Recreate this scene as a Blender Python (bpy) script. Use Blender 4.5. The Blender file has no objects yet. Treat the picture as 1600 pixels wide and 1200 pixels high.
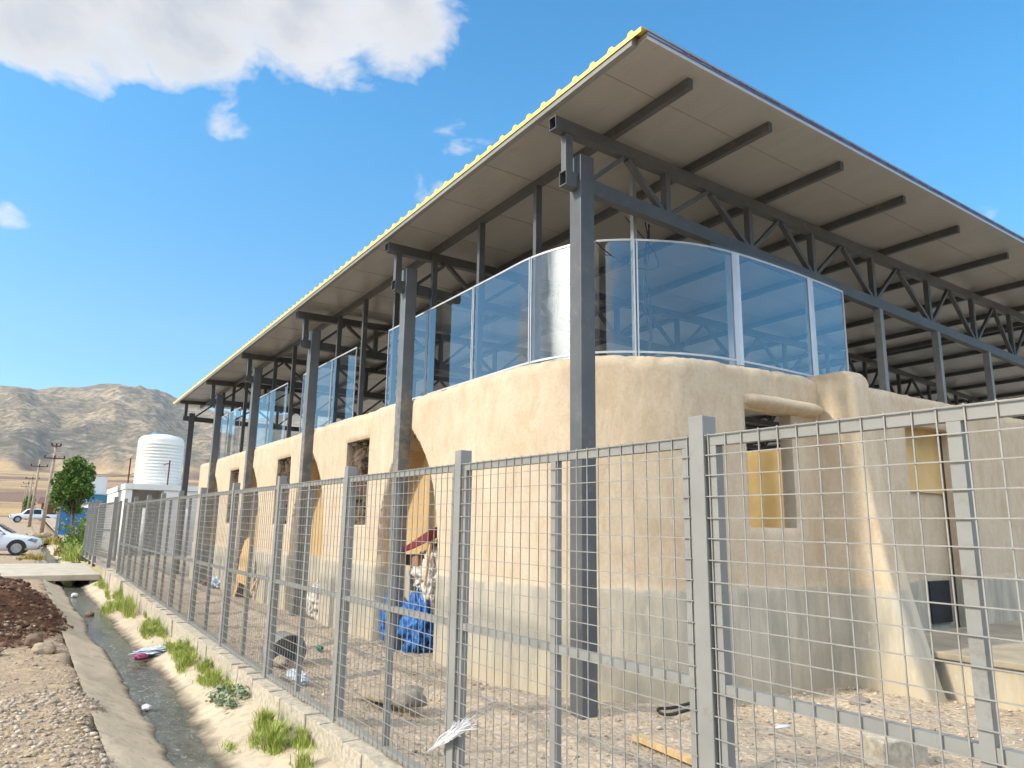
import bpy, bmesh, math, random
from mathutils import Vector, Matrix, noise as mn
rad = math.radians
sc = bpy.context.scene
col = sc.collection

# ------------------------------------------------------------------ camera, sky, sun, exposure
cam = bpy.data.cameras.new('camera')
cam_o = bpy.data.objects.new('camera', cam)
col.objects.link(cam_o)
def _frame(VL, VZ):
    f = math.sqrt(-((VL[0]-800)*(VZ[0]-800) + (VL[1]-600)*(VZ[1]-600)))
    Y = Vector((VL[0]-800, 600-VL[1], -f)).normalized()
    Z = Vector((VZ[0]-800, 600-VZ[1], -f)).normalized()
    Z = (Z - Y*Z.dot(Y)).normalized()
    return f, Matrix((Y.cross(Z), Y, Z))
F, R = _frame((33, 814), (888, -5050))
EYE = Vector((0, 0, 1.6))
cam_o.matrix_world = Matrix.Translation(EYE) @ R.to_4x4()
cam.sensor_width = 36.0
cam.lens = F/1600*36
cam.clip_start = 0.05
cam.clip_end = 20000
sc.camera = cam_o

def ray(px, py):                     # direction of a photo point (1600 wide)
    return (R @ Vector((px-800, 600-py, -F))).normalized()

SUN_EL, SUN_N = rad(33), rad(12.5)     # elevation; turn from -X toward +Y
sun_dir = Vector((-math.cos(SUN_EL)*math.cos(SUN_N), math.cos(SUN_EL)*math.sin(SUN_N), math.sin(SUN_EL)))
sl = bpy.data.lights.new('sun', 'SUN')
sl.energy = 1.88
sl.angle = rad(4)
sl.color = (1.0, 0.875, 0.69)
sun = bpy.data.objects.new('sun', sl)
col.objects.link(sun)
sun.rotation_euler = sun_dir.to_track_quat('Z', 'Y').to_euler()
sun.location = (-30, 10, 40)

sc.view_settings.view_transform = 'Standard'
sc.view_settings.look = 'None'
sc.view_settings.gamma = 1
sc.view_settings.exposure = 1.46
sc.cycles.max_bounces = 8
sc.cycles.diffuse_bounces = 4
sc.cycles.transparent_max_bounces = 32
sc.cycles.caustics_reflective = False
sc.cycles.caustics_refractive = False
sc.cycles.use_denoising = True

world = bpy.data.worlds.new('World')
sc.world = world
world.use_nodes = True
nt = world.node_tree
nt.nodes.clear()
def N(tree, typ, **kw):
    n = tree.nodes.new(typ)
    for k, v in kw.items():
        setattr(n, k, v)
    return n
def math_n(tree, op, a, b=None, clamp=False):
    n = N(tree, 'ShaderNodeMath', operation=op, use_clamp=clamp)
    for i, v in enumerate((a, b)):
        if v is None: continue
        if isinstance(v, (int, float)): n.inputs[i].default_value = v
        else: tree.links.new(v, n.inputs[i])
    return n.outputs[0]
def ramp(tree, val, stops):
    n = N(tree, 'ShaderNodeValToRGB')
    e = n.color_ramp.elements
    while len(e) < len(stops): e.new(0.5)
    for el, (p, c) in zip(e, stops):
        el.position = p
        el.color = (c, c, c, 1) if isinstance(c, (int, float)) else (*c, 1)
    tree.links.new(val, n.inputs[0])
    return n.outputs[0]
def mixc(tree, fac, a, b, blend='MIX'):
    n = N(tree, 'ShaderNodeMix', data_type='RGBA', blend_type=blend)
    for sock, v in ((n.inputs[0], fac), (n.inputs[6], a), (n.inputs[7], b)):
        if isinstance(v, (int, float)): sock.default_value = v
        elif isinstance(v, tuple): sock.default_value = (*v, 1)
        else: tree.links.new(v, sock)
    return n.outputs[2]

sky = N(nt, 'ShaderNodeTexSky', sky_type='NISHITA')
sky.sun_disc = False
sky.sun_elevation = SUN_EL
sky.sun_rotation = math.atan2(sun_dir.x, sun_dir.y)
sky.altitude = 600
sky.air_density = 1.0
sky.dust_density = 0.5
sky.ozone_density = 2.0
hs = N(nt, 'ShaderNodeHueSaturation')
hs.inputs['Saturation'].default_value = 1.42
hs.inputs['Value'].default_value = 1.0
nt.links.new(sky.outputs[0], hs.inputs['Color'])
tc = N(nt, 'ShaderNodeTexCoord')
# clouds: soft masses in chosen directions, broken up by noise
BLOBS = [(-60, -120, .125, 1.0), (100, -20, .10, .95), (150, 50, .06, .75), (290, -30, .13, 1.0), (470, 0, .10, .95), (610, 0, .09, .85),
         (350, 125, .055, .55), (210, 110, .05, .66), (530, 105, .05, .6), (680, 40, .06, .55), (360, 185, .03, .42),
         (-5, 265, .045, .66), (15, 322, .03, .62), (715, 230, .06, .36), (690, 290, .05, .40), (1545, 330, .03, .30), (60, 60, .12, 1.0)]
BLOBS = [(ray(a, b), c, d) for a, b, c, d in BLOBS]+[(Vector(v).normalized(), c, d) for v, c, d in (((-.9, .45, .30), .30, .7), ((-.8, -.5, .25), .35, .7), ((-.62, .76, .20), .17, .62))]
mask = None
for d, rr, amp in BLOBS:
    dn = N(nt, 'ShaderNodeVectorMath', operation='DISTANCE')
    nt.links.new(tc.outputs['Generated'], dn.inputs[0])
    dn.inputs[1].default_value = d
    v = math_n(nt, 'DIVIDE', dn.outputs['Value'], rr*1.25)
    v = math_n(nt, 'SUBTRACT', 1.0, v, True)
    v = math_n(nt, 'POWER', v, 0.6)
    v = math_n(nt, 'MULTIPLY', v, amp)
    mask = v if mask is None else math_n(nt, 'MAXIMUM', mask, v)
for (a, b), rr in (((70, 205), .11), ((-30, 190), .08), ((230, 190), .05)):          # clear sky under the cloud base
    dn = N(nt, 'ShaderNodeVectorMath', operation='DISTANCE')
    nt.links.new(tc.outputs['Generated'], dn.inputs[0]); dn.inputs[1].default_value = ray(a, b)
    mask = math_n(nt, 'SUBTRACT', mask, math_n(nt, 'MULTIPLY', math_n(nt, 'SUBTRACT', 1.0, math_n(nt, 'DIVIDE', dn.outputs['Value'], rr), True), .8))
mp = N(nt, 'ShaderNodeMapping')
mp.inputs['Scale'].default_value = (1, 1, 1.5)
nt.links.new(tc.outputs['Generated'], mp.inputs[0])
def wnoise(scale, detail, rough, dist=0.0):
    n = N(nt, 'ShaderNodeTexNoise')
    n.inputs['Scale'].default_value = scale
    n.inputs['Detail'].default_value = detail
    n.inputs['Roughness'].default_value = rough
    n.inputs['Distortion'].default_value = dist
    nt.links.new(mp.outputs[0], n.inputs['Vector'])
    return n.outputs[0]
n1 = wnoise(9, 9, .62, .3)
n2 = wnoise(3.2, 4, .5)
dens = math_n(nt, 'ADD', math_n(nt, 'MULTIPLY', mask, 1.15), math_n(nt, 'MULTIPLY', math_n(nt, 'SUBTRACT', n1, .5), 1.5))
cfac = ramp(nt, dens, [(.36, 0), (.62, .85), (.8, 1)])
n3 = wnoise(6, 7, .55)
core = ramp(nt, math_n(nt, 'ADD', math_n(nt, 'MULTIPLY', dens, .6), math_n(nt, 'MULTIPLY', n3, .45)), [(.50, (2.5, 2.4, 2.3)), (.68, (1.95, 1.95, 2.0)), (.9, (1.45, 1.52, 1.68))])
sz = N(nt, 'ShaderNodeSeparateXYZ')
nt.links.new(tc.outputs['Generated'], sz.inputs[0])
tint = mixc(nt, 1.0, hs.outputs[0], ramp(nt, sz.outputs[2], [(0, (.53, .50, .485)), (.18, (.60, .625, .56)), (.5, (.80, .88, .725)), (.8, (.64, .80, .705))]), 'MULTIPLY')
skyc = mixc(nt, cfac, tint, core)
# unseen clouds added behind the camera as fill, plus bright veil round the sun
back = None
for v, rr in (((-.2, -.5, .85), .68), ((-.93, .15, .33), .40), ((.5, -.5, .9), .4)):
    dn = N(nt, 'ShaderNodeVectorMath', operation='DISTANCE')
    nt.links.new(tc.outputs['Generated'], dn.inputs[0]); dn.inputs[1].default_value = Vector(v).normalized()
    v_ = math_n(nt, 'SUBTRACT', 1.0, math_n(nt, 'DIVIDE', dn.outputs['Value'], rr), True)
    back = v_ if back is None else math_n(nt, 'MAXIMUM', back, v_)
bfac = ramp(nt, math_n(nt, 'ADD', back, math_n(nt, 'MULTIPLY', math_n(nt, 'SUBTRACT', n1, .5), .9)), [(.30, 0), (.55, 1)])
skyc = mixc(nt, bfac, skyc, (12, 11.5, 10.9))
dn = N(nt, 'ShaderNodeVectorMath', operation='DISTANCE')
nt.links.new(tc.outputs['Generated'], dn.inputs[0]); dn.inputs[1].default_value = Vector((-.93, .15, .33)).normalized()
skyc = mixc(nt, ramp(nt, math_n(nt, 'ADD', math_n(nt, 'DIVIDE', dn.outputs['Value'], .6), math_n(nt, 'MULTIPLY', math_n(nt, 'SUBTRACT', n1, .5), .5)), [(.18, 1), (.46, 0)]), skyc, (19, 18, 16))
bg = N(nt, 'ShaderNodeBackground')
bg.inputs['Strength'].default_value = 0.15
nt.links.new(skyc, bg.inputs['Color'])
wo = N(nt, 'ShaderNodeOutputWorld')
nt.links.new(bg.outputs[0], wo.inputs['Surface'])

# ------------------------------------------------------------------ materials
def new_mat(name):
    m = bpy.data.materials.new(name)
    m.use_nodes = True
    t = m.node_tree
    return m, t, t.nodes['Principled BSDF']
def coords(t, kind='Object', scale=(1, 1, 1)):
    c = N(t, 'ShaderNodeTexCoord')
    p = N(t, 'ShaderNodeMapping')
    p.inputs['Scale'].default_value = scale
    t.links.new(c.outputs[kind], p.inputs[0])
    return p.outputs[0]
def tnoise(t, vec, scale, detail=5, rough=.55, dist=0):
    n = N(t, 'ShaderNodeTexNoise')
    n.inputs['Scale'].default_value = scale
    n.inputs['Detail'].default_value = detail
    n.inputs['Roughness'].default_value = rough
    n.inputs['Distortion'].default_value = dist
    t.links.new(vec, n.inputs['Vector'])
    return n.outputs[0]
def bump(t, bsdf, h, strength=.4, dist=.02):
    b = N(t, 'ShaderNodeBump')
    b.inputs['Strength'].default_value = strength
    b.inputs['Distance'].default_value = dist
    t.links.new(h, b.inputs['Height'])
    t.links.new(b.outputs[0], bsdf.inputs['Normal'])
def simple(name, c1, c2=None, rough=.6, metal=0.0, scale=6, bstr=.15, bdist=.01, spec=.5, stretch=(1, 1, 1), stops=(.35, .65), wear=None):
    m, t, b = new_mat(name)
    v = coords(t, scale=stretch)
    n = tnoise(t, v, scale, 6)
    c2 = c2 or tuple(x*.8 for x in c1)
    base = ramp(t, n, [(stops[0], c1), (stops[1], c2)])
    if wear:
        wc, ws, amt = wear
        base = mixc(t, ramp(t, tnoise(t, v, ws, 9, .75), [(.57, 0), (.68, amt)]), base, wc)
        base = mixc(t, ramp(t, tnoise(t, coords(t, scale=(6, 6, .6)), ws*.35, 6, .7), [(.54, 0), (.70, amt*.7)]), base, tuple((x+y)*.5 for x, y in zip(wc, c1)))
    t.links.new(base, b.inputs['Base Color'])
    b.inputs['Roughness'].default_value = rough
    b.inputs['Metallic'].default_value = metal
    b.inputs['Specular IOR Level'].default_value = spec
    if bstr: bump(t, b, tnoise(t, v, scale*5, 4), bstr, bdist)
    return m

M = {}
M['steel'] = simple('grey_painted_steel', (.100, .106, .113), (.08, .085, .092), .48, 0, 3, .06, .004, wear=((.20, .17, .13), 7, .55))
def mud_steel():
    m, t, b = new_mat('grey_steel_mud_splashed')
    v = coords(t)
    base = ramp(t, tnoise(t, v, 3), [(.35, (.150, .160, .170)), (.65, (.118, .128, .138))])
    sx = N(t, 'ShaderNodeSeparateXYZ'); t.links.new(v, sx.inputs[0])
    zone = ramp(t, math_n(t, 'DIVIDE', sx.outputs[2], 6), [(.02, .5), (.30, .4), (.42, .6), (.56, .45), (.60, 0)])
    k = math_n(t, 'MULTIPLY', ramp(t, tnoise(t, v, 9, 8, .7), [(.46, 0), (.60, 1)]), zone)
    t.links.new(mixc(t, k, base, (.34, .28, .19)), b.inputs['Base Color'])
    b.inputs['Roughness'].default_value = .5
    return m
M['steel_mud'] = mud_steel()
M['fence'] = simple('fence_grey_paint', (.255, .26, .25), (.215, .22, .213), .5, 0, 4, .08, .004, wear=((.16, .11, .075), 9, .5))
M['wire'] = simple('fence_wire', (.31, .305, .285), (.25, .245, .23), .5, .1, 12, 0)

def mud_mat(name, top1, top2, top3, plinth=True):
    m, t, b = new_mat(name)
    v = coords(t)
    vs = coords(t, scale=(1.6, 1.6, .28))
    big = tnoise(t, v, .8, 5, .6)
    streak = tnoise(t, vs, 2.6, 6, .6, .4)
    fine = tnoise(t, v, 30, 6, .65)
    c = mixc(t, ramp(t, big, [(.35, 0), (.65, 1)]), top1, top2)
    c = mixc(t, ramp(t, streak, [(.48, 0), (.72, .8)]), c, top3)
    c = mixc(t, ramp(t, fine, [(.3, .20), (.6, 0)]), c, (.26, .19, .11))
    c = mixc(t, ramp(t, tnoise(t, coords(t, scale=(1, 1, .5)), 4.5, 7, .7, .6), [(.36, .42), (.54, 0)]), c, (.40, .29, .18))
    c = mixc(t, ramp(t, tnoise(t, coords(t, scale=(5, 5, .35)), 2.2, 5, .6, .5), [(.60, 0), (.72, .35)]), c, (.66, .56, .42))
    if plinth:
        sx = N(t, 'ShaderNodeSeparateXYZ'); t.links.new(v, sx.inputs[0])
        zz = math_n(t, 'ADD', sx.outputs[2], math_n(t, 'MULTIPLY', math_n(t, 'SUBTRACT', tnoise(t, v, 5, 5, .6), .5), .12))
        f = ramp(t, math_n(t, 'SUBTRACT', zz, .5), [(.535, 1), (.56, 0)])
        pc = mixc(t, ramp(t, tnoise(t, vs, 3.2, 7, .65), [(.36, 0), (.66, 1)]), (.50, .455, .37), (.315, .30, .255))
        low = ramp(t, math_n(t, 'ADD', sx.outputs[2], math_n(t, 'MULTIPLY', tnoise(t, v, 2.5, 4), .5)), [(.3, 1), (.75, 0)])
        pc = mixc(t, math_n(t, 'MULTIPLY', low, .65), pc, (.47, .40, .28))
        pc = mixc(t, ramp(t, tnoise(t, coords(t, scale=(4, 4, .8)), 3.5, 7, .7), [(.60, 0), (.68, .5)]), pc, (.58, .53, .42))
        c = mixc(t, f, c, pc)
    t.links.new(c, b.inputs['Base Color'])
    b.inputs['Roughness'].default_value = .92
    b.inputs['Specular IOR Level'].default_value = .15
    h = math_n(t, 'ADD', math_n(t, 'MULTIPLY', tnoise(t, v, 7, 6, .6), .7), math_n(t, 'MULTIPLY', fine, .3))
    bump(t, b, math_n(t, 'ADD', h, math_n(t, 'MULTIPLY', tnoise(t, coords(t, scale=(2, 2, .9)), 3.2, 5, .5, 1.2), .9)), .38, .024)
    return m
M['mud'] = mud_mat('beige_mud_plaster', (.575, .485, .365), (.53, .44, .33), (.605, .525, .41))
M['niche'] = mud_mat('ochre_mud_lining', (.55, .385, .185), (.48, .335, .165), (.58, .42, .22))
M['infill'] = simple('dark_rubble_infill', (.15, .10, .065), (.05, .035, .025), .95, 0, 4, 1.0, .06)
M['roof_under'] = simple('cream_sandwich_panel', (.385, .38, .365), (.35, .345, .335), .32, 0, .7, .05, .01, .5, (6, 1, 1), wear=((.25, .21, .17), 2.2, .4))
M['yellow'] = simple('yellow_roof_sheet', (.80, .61, .17), (.72, .55, .18), .5, 0, 2, 0)
M['navy'] = simple('navy_edge_film', (.02, .05, .16), (.035, .09, .25), .35, 0, 5, 0)
M['red'] = simple('red_print', (.16, .05, .09), (.10, .04, .09), .5, 0, 5, 0)
M['black'] = simple('black_void', (.012, .012, .014), (.02, .02, .022), .7, 0, 5, 0)

def glass_mat(name, tint, ior, gloss=(.88, .96, 1.0), rough=0.02, wave=0.0):
    m = bpy.data.materials.new(name); m.use_nodes = True
    t = m.node_tree; t.nodes.clear()
    tr = N(t, 'ShaderNodeBsdfTransparent'); tr.inputs[0].default_value = (*tint, 1)
    gl = N(t, 'ShaderNodeBsdfGlossy'); gl.inputs[0].default_value = (*gloss, 1); gl.inputs['Roughness'].default_value = rough
    fr = N(t, 'ShaderNodeFresnel'); fr.inputs[0].default_value = ior
    mx = N(t, 'ShaderNodeMixShader')
    if wave:
        v = coords(t, scale=(1, 1, .35))
        bp = N(t, 'ShaderNodeBump'); bp.inputs['Strength'].default_value = wave; bp.inputs['Distance'].default_value = .02
        t.links.new(tnoise(t, v, 2.2, 2, .4), bp.inputs['Height'])
        t.links.new(bp.outputs[0], gl.inputs['Normal'])
    gb = N(t, 'ShaderNodeNewGeometry'); t.links.new(math_n(t, 'MULTIPLY', fr.outputs[0], math_n(t, 'SUBTRACT', 1.0, gb.outputs['Backfacing'])), mx.inputs[0]); t.links.new(tr.outputs[0], mx.inputs[1]); t.links.new(gl.outputs[0], mx.inputs[2])
    o = N(t, 'ShaderNodeOutputMaterial'); t.links.new(mx.outputs[0], o.inputs[0])
    return m
M['glass'] = glass_mat('clear_acrylic_sheet', (.95, .98, 1.0), 2.55, rough=.012, wave=.05)
M['car_glass'] = simple('dark_car_glass', (.02, .025, .03), (.03, .035, .04), .05, 0, 3, 0)
M['film'] = simple('pale_protective_film', (.55, .62, .70), (.48, .56, .66), .35, 0, 8, .1)
M['alu'] = simple('pale_edge_trim', (.55, .58, .62), (.48, .51, .55), .4, .2, 6, 0)
M['white_paint'] = simple('white_wall_paint', (.72, .72, .70), (.64, .64, .62), .8, 0, 1.2, .1)
M['tank'] = simple('white_tank_plastic', (.74, .75, .72), (.68, .68, .63), .45, 0, 1, 0)
M['tank_lid'] = simple('blue_tank_lid', (.12, .30, .48), None, .5, 0, 3, 0)
M['teal'] = simple('teal_fascia', (.03, .17, .27), (.04, .2, .3), .5, 0, 2, 0)
M['blue_sheet'] = simple('blue_sheet_metal', (.03, .17, .42), (.035, .14, .34), .45, 0, 1.5, .05)
M['rust'] = simple('rusty_steel', (.13, .045, .03), (.08, .035, .03), .8, 0, 8, .2)
M['concrete'] = simple('pale_concrete', (.53, .47, .37), (.42, .37, .29), .9, 0, 2.5, .35, .012)
M['concrete_dark'] = simple('weathered_concrete', (.33, .29, .22), (.22, .19, .145), .92, 0, 3, .4, .015)
M['wood_pole'] = simple('bleached_wood_pole', (.40, .33, .25), (.28, .22, .16), .85, 0, 4, .2)
M['bark'] = simple('brown_bark', (.22, .15, .09), (.12, .085, .05), .9, 0, 9, .6)
M['ply'] = simple('yellow_plywood', (.62, .42, .19), (.52, .34, .15), .75, 0, 3, .1, .005, .3, (1, 1, 6))
M['plank'] = simple('yellow_timber', (.58, .42, .22), (.44, .30, .15), .75, 0, 4, .15, .004, .3, (1, 6, 1))
M['blue_bag'] = simple('blue_woven_bag', (.015, .17, .52), (.01, .10, .36), .5, 0, 5, .5, .02)
M['white_sack'] = simple('white_woven_sack', (.62, .59, .54), (.48, .45, .40), .7, 0, 5, .5, .02)
M['maroon'] = simple('maroon_sheet', (.20, .02, .025), (.13, .015, .02), .5, 0, 3, .1)
M['brown_card'] = simple('brown_cardboard', (.33, .19, .11), (.26, .15, .09), .85, 0, 4, .2)
M['stone'] = simple('beige_stone', (.40, .33, .24), (.26, .21, .155), .95, 0, 7, .6, .02)
M['grey_stone'] = simple('grey_stone', (.30, .27, .235), (.18, .16, .14), .95, 0, 12, .8, .02)
M['lightblock'] = simple('pumice_block', (.58, .52, .42), (.38, .335, .265), .95, 0, 22, .9, .015)
M['white_plastic'] = simple('white_plastic', (.72, .72, .74), (.6, .61, .64), .35, 0, 10, .4)
M['litter_blue'] = simple('pale_blue_wrapper', (.42, .52, .66), (.60, .64, .70), .35, 0, 14, .5)
M['litter_pink'] = simple('magenta_print', (.42, .06, .18), (.2, .04, .12), .4, 0, 18, .2)
M['green_bit'] = simple('green_plastic', (.02, .20, .09), None, .4, 0, 10, 0)
M['tyre'] = simple('tyre_rubber', (.02, .02, .021), (.03, .03, .03), .8, 0, 10, .2)
M['rim'] = simple('alloy_rim', (.55, .56, .58), (.45, .46, .48), .3, .6, 6, 0)
M['car_white'] = simple('white_car_paint', (.70, .74, .80), (.68, .72, .78), .18, 0, 1, 0)
M['car_black'] = simple('black_trim', (.015, .015, .017), None, .5, 0, 5, 0)
M['headlamp'] = simple('headlamp_lens', (.30, .38, .45), (.15, .2, .25), .08, .2, 10, 0)
M['straw'] = simple('dry_straw', (.40, .28, .08), (.30, .22, .06), .8, 0, 3, 0)
M['cloth_red'] = simple('faded_red_awning', (.15, .055, .05), (.11, .05, .045), .8, 0, 3, .2)
M['black_wire'] = simple('black_cable', (.015, .015, .016), None, .6, 0, 4, 0)
M['yellow_wall_and_sun_patch'] = simple('ochre_plaster_and_sun_patch', (.60, .42, .19), (.50, .35, .15), .9, 0, 2.5, .3)
def leaf_mat(name, a, b_, c):
    m, t, b = new_mat(name)
    oi = N(t, 'ShaderNodeNewGeometry')
    k = ramp(t, oi.outputs['Random Per Island'], [(0, a), (.5, b_), (1, c)])
    t.links.new(k, b.inputs['Base Color'])
    b.inputs['Roughness'].default_value = .55
    b.inputs['Specular IOR Level'].default_value = .3
    b.inputs['Transmission Weight'].default_value = 0
    return m
M['leaf'] = leaf_mat('tree_leaf', (.045, .10, .014), (.085, .17, .025), (.17, .27, .05))
M['leaf_light'] = leaf_mat('bush_leaf', (.07, .14, .015), (.12, .22, .03), (.2, .3, .05))
M['grass'] = leaf_mat('grass_blade', (.17, .26, .035), (.31, .40, .075), (.55, .50, .19))
M['grass_yellow'] = leaf_mat('dry_grass_blade', (.34, .26, .05), (.42, .33, .08), (.22, .22, .05))
M['weed'] = leaf_mat('grey_green_weed', (.12, .17, .09), (.2, .25, .15), (.3, .33, .22))
def stones_mat(name, cols):
    m, t, b = new_mat(name)
    g = N(t, 'ShaderNodeNewGeometry')
    n = len(cols)
    k = ramp(t, g.outputs['Random Per Island'], [(i/(n-1), c) for i, c in enumerate(cols)])
    t.links.new(k, b.inputs['Base Color'])
    b.inputs['Roughness'].default_value = .9
    b.inputs['Specular IOR Level'].default_value = .2
    bump(t, b, tnoise(t, coords(t), 60, 3), .3, .005)
    return m
M['pebble'] = stones_mat('mixed_pebbles', [(.26, .21, .165), (.40, .33, .25), (.33, .295, .26), (.54, .48, .39), (.42, .32, .23), (.22, .20, .18)])
M['clod'] = stones_mat('brown_clods', [(.085, .045, .03), (.14, .075, .05), (.19, .11, .075), (.11, .06, .04), (.30, .23, .17)])

def dirt_mat():
    m, t, b = new_mat('dry_dirt')
    v = coords(t)
    c = mixc(t, ramp(t, tnoise(t, v, .7, 6, .6), [(.38, 0), (.62, 1)]), (.52, .405, .285), (.42, .325, .235))
    c = mixc(t, ramp(t, tnoise(t, v, 2.2, 6, .65), [(.52, 0), (.64, .75)]), c, (.60, .47, .28))
    c = mixc(t, ramp(t, tnoise(t, v, 14, 6, .7), [(.40, .7), (.6, 0)]), c, (.27, .205, .15))
    # red-brown soil of the heap
    sx = N(t, 'ShaderNodeSeparateXYZ'); t.links.new(v, sx.inputs[0])
    dx = math_n(t, 'DIVIDE', math_n(t, 'ADD', sx.outputs[0], .55), 1.55)
    dy = math_n(t, 'DIVIDE', math_n(t, 'SUBTRACT', sx.outputs[1], 15.2), 4.1)
    rr = math_n(t, 'ADD', math_n(t, 'MULTIPLY', dx, dx), math_n(t, 'MULTIPLY', dy, dy))
    rr = math_n(t, 'ADD', rr, math_n(t, 'MULTIPLY', math_n(t, 'SUBTRACT', tnoise(t, v, 3, 6, .7), .5), 1.2))
    soil = mixc(t, ramp(t, tnoise(t, v, 9, 7, .7), [(.35, 0), (.62, 1)]), (.075, .038, .025), (.165, .088, .056))
    c = mixc(t, ramp(t, rr, [(.82, 1), (1.0, 0)]), c, soil)
    t.links.new(c, b.inputs['Base Color'])
    b.inputs['Roughness'].default_value = .95
    b.inputs['Specular IOR Level'].default_value = .1
    h = math_n(t, 'ADD', tnoise(t, v, 11, 8, .7), math_n(t, 'MULTIPLY', tnoise(t, v, 50, 4, .6), .4))
    bump(t, b, h, .8, .05)
    return m
M['dirt'] = dirt_mat()
def yard_mat():
    m, t, b = new_mat('yard_gravel_dirt')
    v = coords(t)
    c = mixc(t, ramp(t, tnoise(t, v, .9, 6, .6), [(.38, 0), (.62, 1)]), (.50, .41, .305), (.41, .34, .26))
    vo = N(t, 'ShaderNodeTexVoronoi'); vo.inputs['Scale'].default_value = 26; t.links.new(v, vo.inputs['Vector'])
    c = mixc(t, .35, c, ramp(t, N_sep(t, vo.outputs['Color']), [(0, (.26, .21, .165)), (.5, (.46, .38, .29)), (1, (.64, .56, .45))]))
    c = mixc(t, ramp(t, tnoise(t, v, 5, 7, .7), [(.38, .55), (.55, 0)]), c, (.34, .285, .22))
    t.links.new(c, b.inputs['Base Color'])
    b.inputs['Roughness'].default_value = .95
    b.inputs['Specular IOR Level'].default_value = .1
    h = math_n(t, 'ADD', tnoise(t, v, 9, 8, .7), math_n(t, 'MULTIPLY', vo.outputs['Distance'], -.5))
    bump(t, b, h, .8, .045)
    return m
def N_sep(t, c):
    s = N(t, 'ShaderNodeSeparateColor'); t.links.new(c, s.inputs[0]); return s.outputs[0]
M['yard'] = yard_mat()
def ditch_mat():
    m, t, b = new_mat('ditch_concrete')
    v = coords(t)
    c = mixc(t, ramp(t, tnoise(t, v, 1.2, 6, .6), [(.35, 0), (.65, 1)]), (.56, .475, .345), (.44, .37, .275))
    c = mixc(t, ramp(t, tnoise(t, v, 8, 8, .7), [(.34, .5), (.5, 0)]), c, (.22, .18, .13))
    sx = N(t, 'ShaderNodeSeparateXYZ'); t.links.new(v, sx.inputs[0])
    zz = math_n(t, 'ADD', sx.outputs[2], math_n(t, 'MULTIPLY', tnoise(t, v, 6, 6), .06))
    wet = ramp(t, math_n(t, 'ADD', zz, .5), [(.285, 1), (.33, 0)])
    c = mixc(t, wet, c, (.10, .085, .06))
    t.links.new(c, b.inputs['Base Color'])
    b.inputs['Roughness'].default_value = .88
    b.inputs['Specular IOR Level'].default_value = .2
    bump(t, b, tnoise(t, v, 14, 8, .65), .5, .02)
    return m
M['ditch'] = ditch_mat()
def water_mat():
    m, t, b = new_mat('shallow_grey_water')
    v = coords(t, scale=(2.2, .8, 1))
    rot = coords(t, scale=(1, 1, 1))
    c = mixc(t, ramp(t, tnoise(t, v, 2.5, 6, .6, .8), [(.4, 0), (.62, 1)]), (.075, .075, .058), (.14, .14, .115))
    f = ramp(t, tnoise(t, v, 7, 7, .65, 1.5), [(.56, 0), (.68, .75)])
    c = mixc(t, f, c, (.38, .39, .36))
    t.links.new(c, b.inputs['Base Color'])
    b.inputs['Roughness'].default_value = .12
    b.inputs['IOR'].default_value = 1.33
    bump(t, b, tnoise(t, v, 9, 4, .5, 1.0), .35, .02)
    return m
M['water'] = water_mat()
def terrain_mat():
    m, t, b = new_mat('dry_fields_and_rocky_hills')
    v = coords(t)
    sx = N(t, 'ShaderNodeSeparateXYZ'); t.links.new(v, sx.inputs[0])
    fv = coords(t, scale=(.0007, .0010, 0))
    fields = ramp(t, tnoise(t, fv, 2.0, 3, .45, .6), [(.34, (.42, .305, .18)), (.40, (.22, .14, .105)), (.48, (.30, .195, .145)), (.525, (.52, .38, .20)), (.555, (.21, .14, .11)), (.64, (.32, .215, .155)), (.72, (.42, .30, .18))])
    fields = mixc(t, ramp(t, tnoise(t, v, .05, 6, .6), [(.45, 0), (.6, .25)]), fields, (.18, .14, .09))
    rock = mixc(t, ramp(t, tnoise(t, v, .0045, 8, .65), [(.40, 0), (.58, 1)]), (.17, .146, .115), (.37, .29, .19))
    rock = mixc(t, ramp(t, tnoise(t, v, .06, 8, .8), [(.44, .9), (.53, 0)]), rock, (.105, .10, .075))
    rock = mixc(t, ramp(t, tnoise(t, v, .03, 9, .8), [(.54, 0), (.62, .8)]), rock, (.44, .37, .275))
    hz = math_n(t, 'ADD', math_n(t, 'DIVIDE', sx.outputs[2], 400), math_n(t, 'MULTIPLY', math_n(t, 'SUBTRACT', tnoise(t, v, .004, 5), .5), .1))
    t.links.new(mixc(t, ramp(t, hz, [(.24, 0), (.32, 1)]), fields, rock), b.inputs['Base Color'])
    b.inputs['Roughness'].default_value = 1
    b.inputs['Specular IOR Level'].default_value = 0
    bump(t, b, tnoise(t, v, .03, 8, .7), .7, 9)
    return m
M['terrain'] = terrain_mat()

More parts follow.
